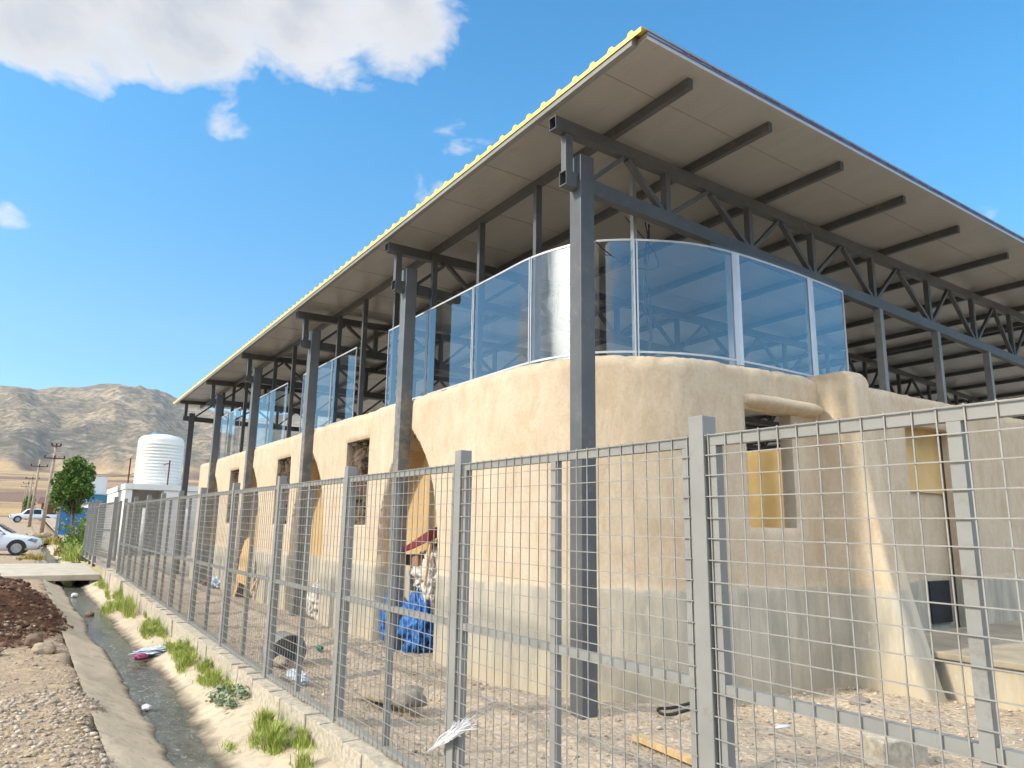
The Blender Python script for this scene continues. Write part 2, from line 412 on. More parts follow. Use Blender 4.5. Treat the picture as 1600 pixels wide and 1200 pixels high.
# ------------------------------------------------------------------ helpers
class MB:
    def __init__(s): s.v = []; s.f = []; s.mi = []
    def add(s, vs, fs, mi=0):
        k = len(s.v)
        s.v += [tuple(p) for p in vs]
        s.f += [tuple(i+k for i in f) for f in fs]
        s.mi += [mi]*len(fs)
        return s
    def box(s, a, b, mi=0):
        x0, y0, z0 = a; x1, y1, z1 = b
        return s.add([(x0,y0,z0),(x1,y0,z0),(x1,y1,z0),(x0,y1,z0),(x0,y0,z1),(x1,y0,z1),(x1,y1,z1),(x0,y1,z1)],
                     [(0,3,2,1),(4,5,6,7),(0,1,5,4),(1,2,6,5),(2,3,7,6),(3,0,4,7)], mi)
    def beam(s, p, q, w, h, up=(0,0,1), mi=0, hollow=False):
        p, q = Vector(p), Vector(q); d = (q-p).normalized()
        up = Vector(up)
        sd = d.cross(up)
        if sd.length < 1e-4: sd = d.cross(Vector((0,1,0)))
        sd.normalize(); u = sd.cross(d)
        c = [sd*a*w/2+u*b*h/2 for a, b in ((-1,-1),(1,-1),(1,1),(-1,1))]
        if not hollow:
            return s.add([p+x for x in c]+[q+x for x in c], [(0,1,2,3),(7,6,5,4),(0,4,5,1),(1,5,6,2),(2,6,7,3),(3,7,4,0)], mi)
        t = .10
        ci = [x*(1-t*2*.6) for x in c]
        dp = d*min(.25, (q-p).length*.4)
        vs = [p+x for x in c]+[q+x for x in c]+[p+x for x in ci]+[p+dp+x for x in ci]
        fs = [(7,6,5,4),(0,4,5,1),(1,5,6,2),(2,6,7,3),(3,7,4,0)]
        for i in range(4):
            j = (i+1) % 4
            fs += [(i, j, 8+j, 8+i), (8+i, 8+j, 12+j, 12+i)]
        fs.append((12,13,14,15))
        return s.add(vs, fs, mi)
    def tube(s, pts, rads, n=8, mi=0, caps=True):
        pts = [Vector(p) for p in pts]
        if isinstance(rads, (int, float)): rads = [rads]*len(pts)
        vs = []; ref = Vector((.31,.87,.38))
        for i, p in enumerate(pts):
            d = (pts[min(i+1, len(pts)-1)]-pts[max(i-1, 0)]).normalized()
            a = d.cross(ref)
            if a.length < .05: a = d.cross(Vector((1,0,0)))
            a.normalize(); b = d.cross(a)
            vs += [p+(a*math.cos(2*math.pi*k/n)+b*math.sin(2*math.pi*k/n))*rads[i] for k in range(n)]
        fs = []
        for i in range(len(pts)-1):
            for k in range(n):
                fs.append((i*n+k, i*n+(k+1) % n, (i+1)*n+(k+1) % n, (i+1)*n+k))
        if caps:
            fs.append(tuple(range(n-1, -1, -1))); fs.append(tuple((len(pts)-1)*n+k for k in range(n)))
        return s.add(vs, fs, mi)
    def lathe(s, c, prof, n=32, mi=0):
        c = Vector(c); vs = []
        for r, z in prof:
            vs += [c+Vector((r*math.cos(2*math.pi*k/n), r*math.sin(2*math.pi*k/n), z)) for k in range(n)]
        fs = [(i*n+k, i*n+(k+1) % n, (i+1)*n+(k+1) % n, (i+1)*n+k) for i in range(len(prof)-1) for k in range(n)]
        fs.append(tuple(range(n-1, -1, -1))); fs.append(tuple((len(prof)-1)*n+k for k in range(n)))
        return s.add(vs, fs, mi)
    def grid(s, rows, mi=0, flip=False):
        n = len(rows[0]); vs = [p for r in rows for p in r]; fs = []
        for i in range(len(rows)-1):
            for k in range(n-1):
                q = (i*n+k, i*n+k+1, (i+1)*n+k+1, (i+1)*n+k)
                fs.append(q[::-1] if flip else q)
        return s.add(vs, fs, mi)
    def build(s, name, mats, parent=None, smooth=False, bevel=0, auto=None):
        me = bpy.data.meshes.new(name)
        o = Vector(ABS.get(parent.name, (0,0,0))) if parent else Vector((0,0,0))
        me.from_pydata([Vector(p)-o for p in s.v], [], s.f)
        if not isinstance(mats, (list, tuple)): mats = [mats]
        for m in mats: me.materials.append(m)
        if len(mats) > 1: me.polygons.foreach_set('material_index', s.mi)
        if smooth or auto: me.polygons.foreach_set('use_smooth', [True]*len(me.polygons))
        me.validate(); me.update()
        if auto: me.set_sharp_from_angle(angle=rad(auto))
        ob = bpy.data.objects.new(name, me); col.objects.link(ob)
        if parent:
            ob.parent = parent; ABS[ob.name] = tuple(o)
        if bevel:
            b = ob.modifiers.new('bevel', 'BEVEL'); b.width = bevel; b.segments = 2; b.limit_method = 'ANGLE'; b.angle_limit = rad(50)
        return ob
ABS = {}
def tag(o, label=None, cat=None, group=None, kind=None):
    for k, v in (('label', label), ('category', cat), ('group', group), ('kind', kind)):
        if v: o[k] = v
    return o
def empty(name, loc, label, cat, group=None):
    o = bpy.data.objects.new(name, None); col.objects.link(o)
    o.location = loc; o.empty_display_size = .2; ABS[o.name] = tuple(loc)
    return tag(o, label, cat, group)
def copy_tree(o, parent=None):
    c = o.copy(); col.objects.link(c)
    if parent: c.parent = parent
    for ch in list(o.children): copy_tree(ch, c)
    return c
def nz(x, y, z=0., s=1.): return mn.noise(Vector((x*s, y*s, z*s)))
def fbm(x, y, z, s, o=4): return mn.fractal(Vector((x*s, y*s, z*s)), 1.0, 2.0, o)
def sstep(a, b, x):
    t = min(1, max(0, (x-a)/(b-a))); return t*t*(3-2*t)
def frange(a, b, st):
    n = max(1, int(round((b-a)/st))); return [a+(b-a)*i/n for i in range(n+1)]
def catmull(pts, k=12):
    P = [Vector(p) for p in pts]; P = [P[0]*2-P[1]]+P+[P[-1]*2-P[-2]]; out = []
    for i in range(1, len(P)-2):
        for j in range(k):
            t = j/k; a, b, c, d = P[i-1], P[i], P[i+1], P[i+2]
            out.append(.5*((2*b)+(c-a)*t+(2*a-5*b+4*c-d)*t*t+(3*b-a-3*c+d)*t**3))
    out.append(P[-2]); return out
class Path:
    def __init__(s, pts):
        s.p = [Vector((p[0], p[1], 0)) for p in pts]; s.L = [0]
        for a, b in zip(s.p, s.p[1:]): s.L.append(s.L[-1]+(b-a).length)
        s.len = s.L[-1]
    def at(s, u):
        u = min(max(u, 0), s.len); lo, hi = 0, len(s.L)-2
        while lo < hi:
            m = (lo+hi+1)//2
            if s.L[m] <= u: lo = m
            else: hi = m-1
        a, b = s.p[lo], s.p[lo+1]; t = (u-s.L[lo])/max(1e-9, s.L[lo+1]-s.L[lo])
        return a.lerp(b, t)
    def nrm(s, u):
        d = s.at(u+.08)-s.at(u-.08); d.normalize(); return Vector((d.y, -d.x, 0))
    def u_of(s, key, val):               # first u where coordinate passes val
        for i in range(len(s.p)-1):
            a, b = s.p[i][key], s.p[i+1][key]
            if (a-val)*(b-val) <= 0 and a != b: return s.L[i]+(s.L[i+1]-s.L[i])*(val-a)/(b-a)
        return 0

# ------------------------------------------------------------------ ground, ditch, terrain
def rise(y):                              # the land climbs gently beyond the road
    return .021*max(0, y-46)
def dirt_z(x, y):
    d = math.hypot((x+.55)/1.45, (y-15.2)/3.9)
    m = .66*max(0, 1-d*d)**1.3*(1+.35*fbm(x, y, 1, 1.3)) if d < 1 else 0
    n = .03*fbm(x, y, 0, .9)+.012*fbm(x, y, 3, 5)+(.05*fbm(x, y, 7, 3.5) if d < 1.05 else 0)
    e = sstep(.60, 1.0, x+.13*nz(x, y, 0, 1.6)+.05*nz(x, y, 4, 6))*(1-sstep(54, 62, y))
    return .015+n+m+rise(y)-e*.24
ys = frange(-6, 3, .8)+frange(3.2, 24, .11)+frange(24.5, 50, .8)[0:]+frange(52, 150, 5)
xs = [-90, -60, -40, -25, -15, -10, -7, -5]+frange(-4, -1.6, .2)+frange(-1.5, 1.0, .085)
mb = MB(); mb.grid([[(x, y, dirt_z(x, y)) for x in xs] for y in ys])
tag(mb.build('dirt_ground', M['dirt'], smooth=True), kind='structure')

mb = MB(); mb.grid([[(x, y, rise(y)-.03+.02*nz(x, y, 0, .7)) for x in frange(.8, 2.6, .3)] for y in frange(59, 150, 3)])
tag(mb.build('dirt_ground', M['dirt'], smooth=True), kind='structure')

def wob(y): return .09*nz(1.3, y, 0, .45)+.05*nz(5, y, 0, 1.4)
def ditch_z(x, y):
    if x < 1.24+wob(y): b = -.005-.245*max(0, (x-.72)/(.52+wob(y)))
    else: b = -.30
    r = 1.55-.14*sstep(8.5, 6, y)+wob(y+30)*1.1
    if x > 1.24+wob(y): b = -.30+.04*sstep(r-.2, r, x)+.19*sstep(r-.05, 2.15, x)
    return b+.012*fbm(x, y, 2, 3)+.012*nz(x, y, 4, 9)
mb = MB()
mb.grid([[(x, y, ditch_z(x, y)+rise(y)*.9) for x in frange(.7, 2.3, .055)] for y in frange(-4, 24.2, .12)+frange(24.6, 60, .7)])
tag(mb.build('ditch_concrete', M['ditch'], smooth=True), kind='structure')
mb = MB()
mb.grid([[(x, y, -.245+.004*fbm(x, y, 0, 5)+rise(y)*.9) for x in frange(1.0, 2.0, .08)] for y in frange(-4, 24.2, .25)+frange(25, 60, 1)])
tag(mb.build('ditch_water', M['water'], smooth=True), kind='structure')

def yard_z(x, y):
    a = sstep(2.2, 2.9, x)
    n = .05*fbm(x, y, 1, .8)+.025*fbm(x, y, 5, 3)+.012*fbm(x, y, 8, 9)
    band = .05*math.exp(-((x-(3.5+.12*nz(y, 0, 0, .6)))/.12)**2)
    return .055+.03*(1-a)+n*min(1, 12/max(1, abs(y)))+band+.007*max(0, y-8)*(1-sstep(3.4, 4.2, x))+rise(y)*.9
mb = MB()
xs = frange(2.2, 4.6, .07)+frange(4.7, 8, .12)+[8.5, 9.5, 11, 13, 16, 20, 30, 45, 70, 100]
mb.grid([[(x, y, yard_z(x, y)) for x in xs] for y in [-30, -15, -8]+frange(-4, 1.5, .5)+frange(1.6, 13, .085)+frange(13.3, 40, .35)+frange(42, 150, 6)])
tag(mb.build('yard_ground', M['yard'], smooth=True), kind='structure')

RIDGE = [(-400, 640), (-200, 610), (-60, 606), (0, 601), (40, 604), (60, 608), (90, 604), (120, 603), (148, 600), (165, 599), (187, 601), (200, 606), (220, 607),
         (245, 609), (262, 613), (275, 622), (300, 636), (340, 648), (400, 655), (520, 640), (700, 640), (900, 690), (1300, 700)]
RG = []
for px, py in RIDGE:
    d = ray(px, py); RG.append((math.atan2(d.x, d.y), d.z/math.hypot(d.x, d.y)))
def ridge_tan(az):
    if az <= RG[0][0]:
        return RG[0][1]*(.78+.30*nz(az*3.1, 2.2)+.15*nz(az*9, 7.1))
    if az >= RG[-1][0]: return RG[-1][1]*.9
    for (a, e), (b, g) in zip(RG, RG[1:]):
        if a <= az <= b: return e+(g-e)*(az-a)/(b-a)
RR = 2700.
def terr_z(az, r):
    x, y = r*math.sin(az), r*math.cos(az)
    base = 1.4+ (r-120)*.008+ max(0, r-250)**1.45*.0024
    base += 3*fbm(x, y, 0, .004)*sstep(250, 700, r)
    foot = 1500+180*nz(az*9, 0, 3)+90*nz(az*31, 5)
    top = ridge_tan(az)*RR+1.6
    fb = 1.4+(foot-120)*.008+(foot-250)**1.45*.0024
    if r > foot:
        t = (r-foot)/(RR-foot)
        prof = t**.85 if t <= 1 else max(.2, 1-.7*(t-1))
        g = mn.ridged_multi_fractal(Vector((x*.0026, y*.0017, .3)), 1.0, 2.1, 6, 1.0, 2.0)
        env = max(0, min(1, t*3.2))*max(0, min(1, (1-t)*4)) if t < 1 else 0
        z = fb+(top-fb)*prof
        z += (g-1.05)*46*env+fbm(x, y, 1, .012, 5)*9*min(1, t*4)
        sp = math.sin(az*58+3.0*t+2*nz(az*20, t*3))*9*env
        base = max(base if t > .12 else min(base, z), z+sp) if t < .1 else z+sp
    if r < 125: base = -.9+2.2*sstep(95, 125, r)
    return base
azs = [rad(a) for a in frange(-180, -12, 2.5)+frange(-11.5, 15, .14)+frange(16, 178, 3)]
rs = [90, 105, 125, 150, 190, 240, 300, 370, 450, 540, 640, 760, 900, 1050, 1200, 1330]+frange(1400, 2750, 24)+[2800, 2900, 3100, 3500]
mb = MB()
rows = []
for r in rs:
    rw = [(r*math.sin(a), r*math.cos(a), terr_z(a, r)) for a in azs]; rw.append(rw[0]); rows.append(rw)
mb.grid(rows, flip=True)
tag(mb.build('terrain', M['terrain'], smooth=True), kind='structure')

# pebbles and clods nobody could count
ICO = None
def ico_data():
    b = bmesh.new(); bmesh.ops.create_icosphere(b, subdivisions=1, radius=1)
    b.verts.ensure_lookup_table()
    d = ([v.co.copy() for v in b.verts], [tuple(v.index for v in f.verts) for f in b.faces]); b.free(); return d
ICO = ico_data()
def pebbles(name, mat, n, fx, seed, flat=.6):
    rg = random.Random(seed); mb = MB()
    for _ in range(n):
        x, y, z, s = fx(rg)
        m = Matrix.Rotation(rg.uniform(0, 6.3), 3, 'Z') @ Matrix.Rotation(rg.uniform(-.5, .5), 3, 'X')
        sx, sy, sz = s*rg.uniform(.7, 1.3), s*rg.uniform(.7, 1.3), s*flat*rg.uniform(.6, 1.2)
        vs = [m @ Vector((v.x*sx*rg.uniform(.8, 1.15), v.y*sy*rg.uniform(.8, 1.15), v.z*sz*rg.uniform(.8, 1.15)))+Vector((x, y, z)) for v in ICO[0]]
        mb.add(vs, ICO[1])
    return tag(mb.build(name, mat, smooth=True), kind='stuff')
def left_p(rg):
    y = 4.6+8*rg.random()**1.5; x = rg.uniform(-2.2, .86)
    if nz(x, y, 2, .8) < -.12 and rg.random() < .7: x = rg.uniform(-.3, .8); y = rg.uniform(4.6, 8.5)
    s = .007+.024*rg.random()**5
    return x, y, dirt_z(x, y)+s*.2, s
pebbles('loose_gravel', M['pebble'], 9000, left_p, 3)
def yard_p(rg):
    y = 1.8+9*rg.random()**1.4; x = 2.3+2.4*rg.random()
    s = .006+.018*rg.random()**5
    return x, y, yard_z(x, y)+s*.15, s
pebbles('yard_gravel', M['pebble'], 5200, yard_p, 4)
def yard_p2(rg):
    y = rg.uniform(2, 4.7); x = rg.uniform(4.5, 8)
    s = .007+.02*rg.random()**5
    return x, y, yard_z(x, y)+s*.15, s
pebbles('yard_gravel', M['pebble'], 2200, yard_p2, 5)
def clod_p(rg):
    while True:
        x, y = rg.uniform(-2, .95), rg.uniform(11, 19.4)
        if math.hypot((x+.55)/1.5, (y-15.2)/4) < 1: break
    s = .015+.05*rg.random()**3
    return x, y, dirt_z(x, y)+s*.2, s
pebbles('soil_clods', M['clod'], 2600, clod_p, 6, .8)

# ------------------------------------------------------------------ the pavilion building
PHI = rad(4)
P0 = Vector((4.1, 5.042, 0))
eB, nB = Vector((math.cos(PHI), math.sin(PHI), 0)), Vector((-math.sin(PHI), math.cos(PHI), 0))
def SB(s, off, z, y0=None):
    p = P0+eB*s+nB*off+Vector((0, 0, z))
    if y0 is not None: p.y += y0-P0.y
    return p
bld = empty('open_sided_hall', (10, 14, 0), 'unfinished hall with beige mud walls, acrylic screens and a yellow edged steel roof', 'building')
RIDGE_S = 13.2
def zr(s, y=5): return (5.63+.036*s if s <= RIDGE_S else 5.63+.036*(2*RIDGE_S-s))-.006*(y-4)

# walls
A_X = 4.22
outer = [(A_X, 23.3), (A_X, 20), (A_X, 15), (A_X, 10), (A_X, 7.4), (4.225, 6.7), (4.29, 6.14), (4.45, 5.70), (4.66, 5.43), (4.93, 5.20), (5.25, 5.01), (5.62, 4.88), (6.19, 4.82), (7.08, 4.79), (8, 4.78), (10, 4.78), (14, 4.8), (17.5, 4.8)]
PW = Path(catmull([Vector((*p, 0)) for p in outer], 14))
COLY = [5.042, 8.92, 12.98, 17.05, 20.97, 24.97]
def uY(y): return PW.u_of(1, y)
def uX(x):
    for i in range(len(PW.p)-1):
        if PW.p[i].y < 5.3 and PW.p[i].x <= x <= PW.p[i+1].x: return PW.L[i]+(x-PW.p[i].x)
    return 0
WINA = [(11.22, 10.27), (15.10, 14.15), (19.2, 18.25)]
OPEN = [(uY(a), uY(b), 1.62, 2.92, False) for a, b in WINA]
OPEN += [(uX(6.12), uX(6.84), 1.65, 2.86, True), (uX(9.15), uX(10.35), .36, 2.98, True)]
u_end = PW.len
ubreak = sorted({0, u_end, *[o[0] for o in OPEN], *[o[1] for o in OPEN]})
us = []
for a, b in zip(ubreak, ubreak[1:]): us += frange(a, b, .032)[:-1]
us.append(u_end)
zbreak = [-.15, .36, 1.62, 1.65, 2.86, 2.92, 2.98, 3.36]
zs = []
for a, b in zip(zbreak, zbreak[1:]): zs += frange(a, b, .036)[:-1]
zs += [3.36]
def niche_h(z):
    pts = [(-.5, .9), (1.45, .88), (1.75, .83), (2.05, .73), (2.3, .61), (2.5, .47), (2.66, .31), (2.78, .16), (2.86, .06), (2.9, -.3), (9, -.4)]
    for (a, h), (b, g) in zip(pts, pts[1:]):
        if a <= z <= b: return h+(g-h)*(z-a)/(b-a)
    return -1
def ztop(u): return 3.34+.018*fbm(u, 0, 0, 1.2)+.016*nz(u, 3, 0, 6)+.010*nz(u, 9, 0, 19)+.05*sstep(uX(7.2), uX(9), u)
def recess(u, p, z):
    r = -.014*sstep(1.075, 1.045, z+.03*nz(p.x*2, p.y*2, 3, 2)+.012*nz(p.x, p.y, 1, 14))+.012*fbm(p.x, p.y, z, .9, 3)+.003*fbm(p.x, p.y, z, 4, 3)
    if p.x < 4.35:
        for k, cy in enumerate(COLY[1:5]):
            dy = p.y-(cy-.06)
            s = niche_h(z)-abs(dy)
            if s > -.05: r += .42*sstep(-.03, .09, s)*(1-.25*(dy/.9)**2)
            if abs(p.y-(cy+.03)) < .15 and z > 2.6: r += .16*sstep(.15, .11, abs(p.y-(cy+.03)))
    if u < .35: r += .3*(1-math.sqrt(max(0, 1-((.35-u)/.35)**2)))
    zt = ztop(u)
    if z > zt-.13:
        q = min(1, (z-(zt-.13))/.13); r += .10*(1-math.sqrt(max(0, 1-q*q)))
    if z > zt-.16: r += (.020*fbm(p.x, p.y, z, 7, 4)+.012*nz(p.x, p.y, z, 23))*sstep(zt-.16, zt-.04, z)
    for (a, b, c, d, th) in OPEN:                   # softened mud edges round the openings
        du = max(a-u, u-b, 0); dz = max(c-z, z-d, 0); q = math.hypot(du, dz)
        if q < .07: r += .025*(1-q/.07)**2
    return r
TH = .56
wall = MB(); NU, NZ = len(us), len(zs)
front = {}; back = {}
for i, u in enumerate(us):
    p = PW.at(u); n = PW.nrm(u)
    for j, z in enumerate(zs):
        zz = min(z, ztop(u)) if j == NZ-1 else z
        q = p-n*recess(u, p, zz); front[i, j] = len(wall.v); wall.v.append((q.x, q.y, zz))
    for j, z in enumerate(zs):
        th_ = TH if p.x < 4.6 else (TH+(.17-TH)*sstep(4.6, 5.6, p.x) if z < 3.05 else TH+(.36-TH)*sstep(4.6, 5.6, p.x))
        q = p-n*th_; zz = ztop(u)-.02 if j == NZ-1 else z
        back[i, j] = len(wall.v); wall.v.append((q.x, q.y, zz))
def inside(i, j, op):
    return op[0]-1e-6 <= us[i] and us[i+1] <= op[1]+1e-6 and op[2]-1e-6 <= zs[j] and zs[j+1] <= op[3]+1e-6
for i in range(NU-1):
    for j in range(NZ-1):
        ops = [o for o in OPEN if inside(i, j, o)]
        if not ops: wall.f.append((front[i, j], front[i+1, j], front[i+1, j+1], front[i, j+1]))
        if not any(o[4] for o in ops): wall.f.append((back[i+1, j], back[i, j], back[i, j+1], back[i+1, j+1]))
    wall.f.append((front[i, NZ-1], front[i+1, NZ-1], back[i+1, NZ-1], back[i, NZ-1]))
for i in (0, NU-1):
    for j in range(NZ-1):
        q = (back[i, j], front[i, j], front[i, j+1], back[i, j+1]); wall.f.append(q if i == 0 else q[::-1])
for o in OPEN:
    ii = [i for i, u in enumerate(us) if o[0]-1e-6 <= u <= o[1]+1e-6]; jj = [j for j, z in enumerate(zs) if o[2]-1e-6 <= z <= o[3]+1e-6]
    for a, b in zip(ii, ii[1:]):
        for j, fl in ((jj[0], 0), (jj[-1], 1)):
            q = (front[a, j], front[b, j], back[b, j], back[a, j]); wall.f.append(q[::-1] if fl else q)
    for a, b in zip(jj, jj[1:]):
        for i, fl in ((ii[0], 1), (ii[-1], 0)):
            q = (front[i, a], front[i, b], back[i, b], back[i, a]); wall.f.append(q[::-1] if fl else q)
wall.mi = [0]*len(wall.f)
for k, f in enumerate(wall.f):
    if all(wall.v[q][0] < 4.9 and wall.v[q][0] > A_X+.07 and wall.v[q][1] > 7.5 and wall.v[q][2] < 2.95 for q in f) and wall.v[f[0]][0] < A_X+TH-.02 and not any(b-.1 < wall.v[f[0]][1] < a+.1 for a, b in WINA):
        wall.mi[k] = 1
wall_o = wall.build('wall', [M['mud'], M['niche']], bld, auto=48)
# rubble closing the side windows
for k, (a, b) in enumerate(WINA):
    mb = MB()
    mb.grid([[(A_X+.13+.06*fbm(y*2, z*2, k, 2.2)+.06*mn.cell(Vector((y*7, z*6, k))), y, z) for z in frange(1.6, 2.94, .045)] for y in frange(b-.02, a+.02, .045)], flip=True)
    mb.build('window_infill', M['infill'], bld)
# lintel over the gable window
mb = MB(); rows = []
for x in frange(6.09, 7.26, .05):
    e = 1-abs((x-6.68)/.6)**8
    w = .17*max(.25, e)**.4; h = .085*max(.25, e)**.4
    rows.append([(x, 4.87-.07*(x-6.19)-w*max(0, math.cos(a))+.006*nz(x*9, a, 2)-.0, 2.955-.02*(x-6.1)+h*math.sin(a)+.006*nz(x*8, a*2)) for a in [rad(d) for d in range(-90, 91, 15)]])
mb.grid(rows)
mb.f += [tuple(range(12, -1, -1)), tuple(len(mb.v)-13+k for k in range(13))]; mb.mi += [0, 0]
mb.build('window_lintel', M['mud'], bld, auto=60)
# buttress
mb = MB(); rows = []
for z in frange(-.1, 3.36, .06):
    t = max(0, (3.36-z)/3.4)
    yf = 4.36-.12*t-.42*t**2.0; xl = 7.30-.0*t; xr = 7.66+.02*t
    if z > 3.22: yf += .08*((z-3.22)/.14)**2; xl += .02
    ring = []
    def jig(x, y): return (x+.010*fbm(x, y, z, 2.2), y+.010*fbm(y, x, z, 2.6), z)
    pts = [(xl-.10*sstep(.35, 1, t)*1.0, 4.9)]+[(xl-.06*t*(1-k/8)**2, 4.78+(yf+.05-4.78)*k/8) for k in range(1, 9)]+[(xl+.02, yf+.015), (xl+.06, yf)]+[(xl+(xr-xl)*k/4, yf) for k in range(1, 4)]+[(xr-.05, yf), (xr-.01, yf+.02)]+[(xr, yf+.06+(4.78-yf)*k/5) for k in range(0, 5)]+[(xr, 4.95)]
    rows.append([jig(*p) for p in pts])
mb.grid(rows)
top = rows[-1]; c = (7.5, 4.75, 3.37)
k0 = len(mb.v)-len(top); mb.v.append(c)
for k in range(len(top)-1): mb.f.append((k0+k, k0+k+1, len(mb.v)-1)); mb.mi.append(0)
mb.build('buttress', M['mud'], bld, auto=55)
# inner ochre pier seen through the gable window, inner floor
mb = MB(); mb.box((7.6, 5.2, .125), (8.0, 6.1, 2.62)); mb.build('inner_pier', M['yellow_wall_and_sun_patch'], bld, bevel=.03)
mb = MB(); mb.box((4.7, 5.6, -.1), (30, 25.5, .12)); mb.build('floor', M['concrete'], bld)
# entrance landing
mb = MB(); rows = []
mb.box((7.78, 1.2, -.1), (13, 4.9, .40)); mb.build('landing_base', M['mud'], bld, bevel=.02)
mb = MB(); mb.box((7.70, 1.15, .405), (13, 4.78, .47)); mb.build('landing_slab', M['concrete_dark'], bld, bevel=.012)
# door recess: back wall and a dark low opening
mb = MB(); mb.box((8.9, 5.02, .125), (14.5, 5.2, 3.1)); mb.build('inner_wall', M['mud'], bld)
mb = MB(); mb.box((9.05, 4.99, 2.15), (10.6, 5.017, 3.0)); mb.build('painted_sun_patch', M['yellow_wall_and_sun_patch'], bld)  # sunlit upper part of the recess wall, put in as ochre colour
mb = MB(); mb.box((9.75, 4.985, .50), (10.25, 5.016, 1.02)); mb.build('low_opening', M['black'], bld)

# columns
for k, y in enumerate(COLY):
    mb = MB(); mb.beam((4.185, y+.085, -.05), (4.185, y+.085, 5.2-(.02*k if k > 3 else 0)), .17, .17, up=(0, 1, 0))
    mb.build('column', M['steel_mud'] if 0 < k < 5 else M['steel'], bld, bevel=.006)
for s in (RIDGE_S, 2*RIDGE_S-.3):
    for y in COLY:
        p = SB(s, 0, 0, y); mb = MB(); mb.beam((p.x, p.y, 0), (p.x, p.y, 5.2), .17, .17, up=(0, 1, 0)); mb.build('column', M['steel'], bld)

# trusses (one per column line)
VERT = [1.35, 2.88, 4.30, 5.94, 7.80, 9.60, 11.4, 13.2]
VERT = VERT+[26.4-v for v in VERT[-2::-1]]
DIAG = [.71, 2.11, 3.56, 5.10, 6.78, 8.64, 10.6, 12.4]
DIAG = DIAG+[26.4-v for v in DIAG[::-1]]
def truss(y):
    root = None
    def S(s, z, off=.085): return SB(s, off, z, y)
    E = 26.2
    mb = MB(); mb.beam(S(-.29, zr(-.29)-.165), S(RIDGE_S, zr(RIDGE_S)-.165), .10, .13, hollow=True); mb.beam(S(RIDGE_S, zr(RIDGE_S)-.166), S(E+.3, zr(E)-.165), .098, .13)
    tr = mb.build('truss', M['steel'], bld)
    mb = MB(); mb.beam(S(-.155, 4.92), S(E, 4.92), .10, .15, hollow=True); mb.build('bottom_chord', M['steel'], tr)
    mb = MB(); mb.beam(S(-.10, 4.995), S(-.10, zr(-.1)-.23), .07, .09, up=eB); mb.build('end_post', M['steel'], tr)
    for v in VERT:
        mb = MB(); mb.beam(S(v, 4.995), S(v, zr(v)-.23), .075, .075, up=eB); mb.build('strut', M['steel'], tr)
    prev = .17
    for d, v in zip(DIAG, VERT+[26.1]):
        mb = MB()
        mb.beam(S(prev+.03, 5.00), S(d-.03, zr(d)-.235), .045, .05, up=nB)
        mb.build('brace', M['steel'], tr)
        mb = MB()
        mb.beam(S(d+.03, zr(d)-.235), S(v-.07, 5.00), .055, .06, up=nB)
        mb.build('brace', M['steel'], tr)
        prev = v+.04
    return tr
for y in COLY: truss(y)

# purlins
PUR = [-.24, .41, 1.67, 3.08, 4.61, 6.25, 8.07, 9.9, 11.7, 13.05]
PUR = PUR+[26.4-s for s in PUR[::-1]]
for k, s in enumerate(PUR):
    x = 4.17+s*.9976
    y0 = P0.y+s*math.sin(PHI)-1.0 - (.02 if k else 0)
    up = 0
    if k == 0: x, y0, up = 3.815, 3.97, .081
    if k == len(PUR)-1: x = 30.6
    w, h = (.06, .098)
    mb = MB(); mb.beam((x, y0, zr(s, y0)-.051+up), (x, 25.9, zr(s, 25.9)-.051+up), w, h); mb.build('purlin', M['fence'] if k == 0 else M['steel'], bld)
# roof: cream underside slab, yellow ribbed sheet on top, navy edge film
def RP(s, t, dz=0):                      # t 0 gable edge .. 1 far edge
    y_near = P0.y+s*math.sin(PHI)-(1.17+.018*s)
    x = 4.14+s*.9976
    y = y_near+(26.3-y_near)*t
    return (x, y, zr(s, y)+dz)
S0, S1 = -.29, 26.6
mb = MB()
ss = [S0, RIDGE_S, S1]
for a, b in zip(ss, ss[1:]):
    mb.add([RP(a, 0), RP(b, 0), RP(b, 1), RP(a, 1), RP(a, 0, .055), RP(b, 0, .055), RP(b, 1, .055), RP(a, 1, .055)],
           [(0, 3, 2, 1), (4, 5, 6, 7), (0, 1, 5, 4), (2, 3, 7, 6)]+([(3, 0, 4, 7)] if a == S0 else [(1, 2, 6, 5)]))
roof = mb.build('roof', M['roof_under'], bld)
mb = MB()                                # joints between the panels, 1 m apart
for k in range(22):
    t = (k+.55)/22.3
    for a, b in zip(ss, ss[1:]):
        p, q = Vector(RP(a, t, -.0015)), Vector(RP(b, t, -.0015)); q.y = p.y+(b-a)*math.sin(PHI)
        p.z = zr(a, p.y)-.0015; q.z = zr(b, q.y)-.0015
        mb.beam(p, q, .006, .004)
mb.build('panel_joint', M['concrete_dark'], roof)
mb = MB()
y0, y1 = RP(S0, 0)[1]-.01, 26.32
nn = int((y1-y0)/.25)
for a, b, e in ((S0-.075, RIDGE_S, 0), (RIDGE_S, S1+.03, 0)):
    rows = []
    for s in (a, b):
        row = []
        for k in range(nn+1):
            y = y0+k*.25
            for dy, dz in ((0, 0), (.095, 0), (.115, .034), (.155, .034), (.175, 0)):
                yy = y+dy+(s-S0)*math.sin(PHI)-(.018*(s-S0))*(1-k/nn)
                if yy > y1+2: continue
                row.append((4.14+s*.9976, yy, zr(s, yy)+.078+dz))
        rows.append(row)
    mb.grid(rows)
    lo_ = [(x, y, z-.024-(.034 if False else 0)) for x, y, z in rows[0 if a < 0 else 1]]
    n_ = len(rows[0]); k0 = len(mb.v)
    edge = rows[0 if a < 0 else 1]
    low = [(x, y, zr(a if a < 0 else b, y)+.034) for x, y, z in edge]
    mb.grid([low, edge])
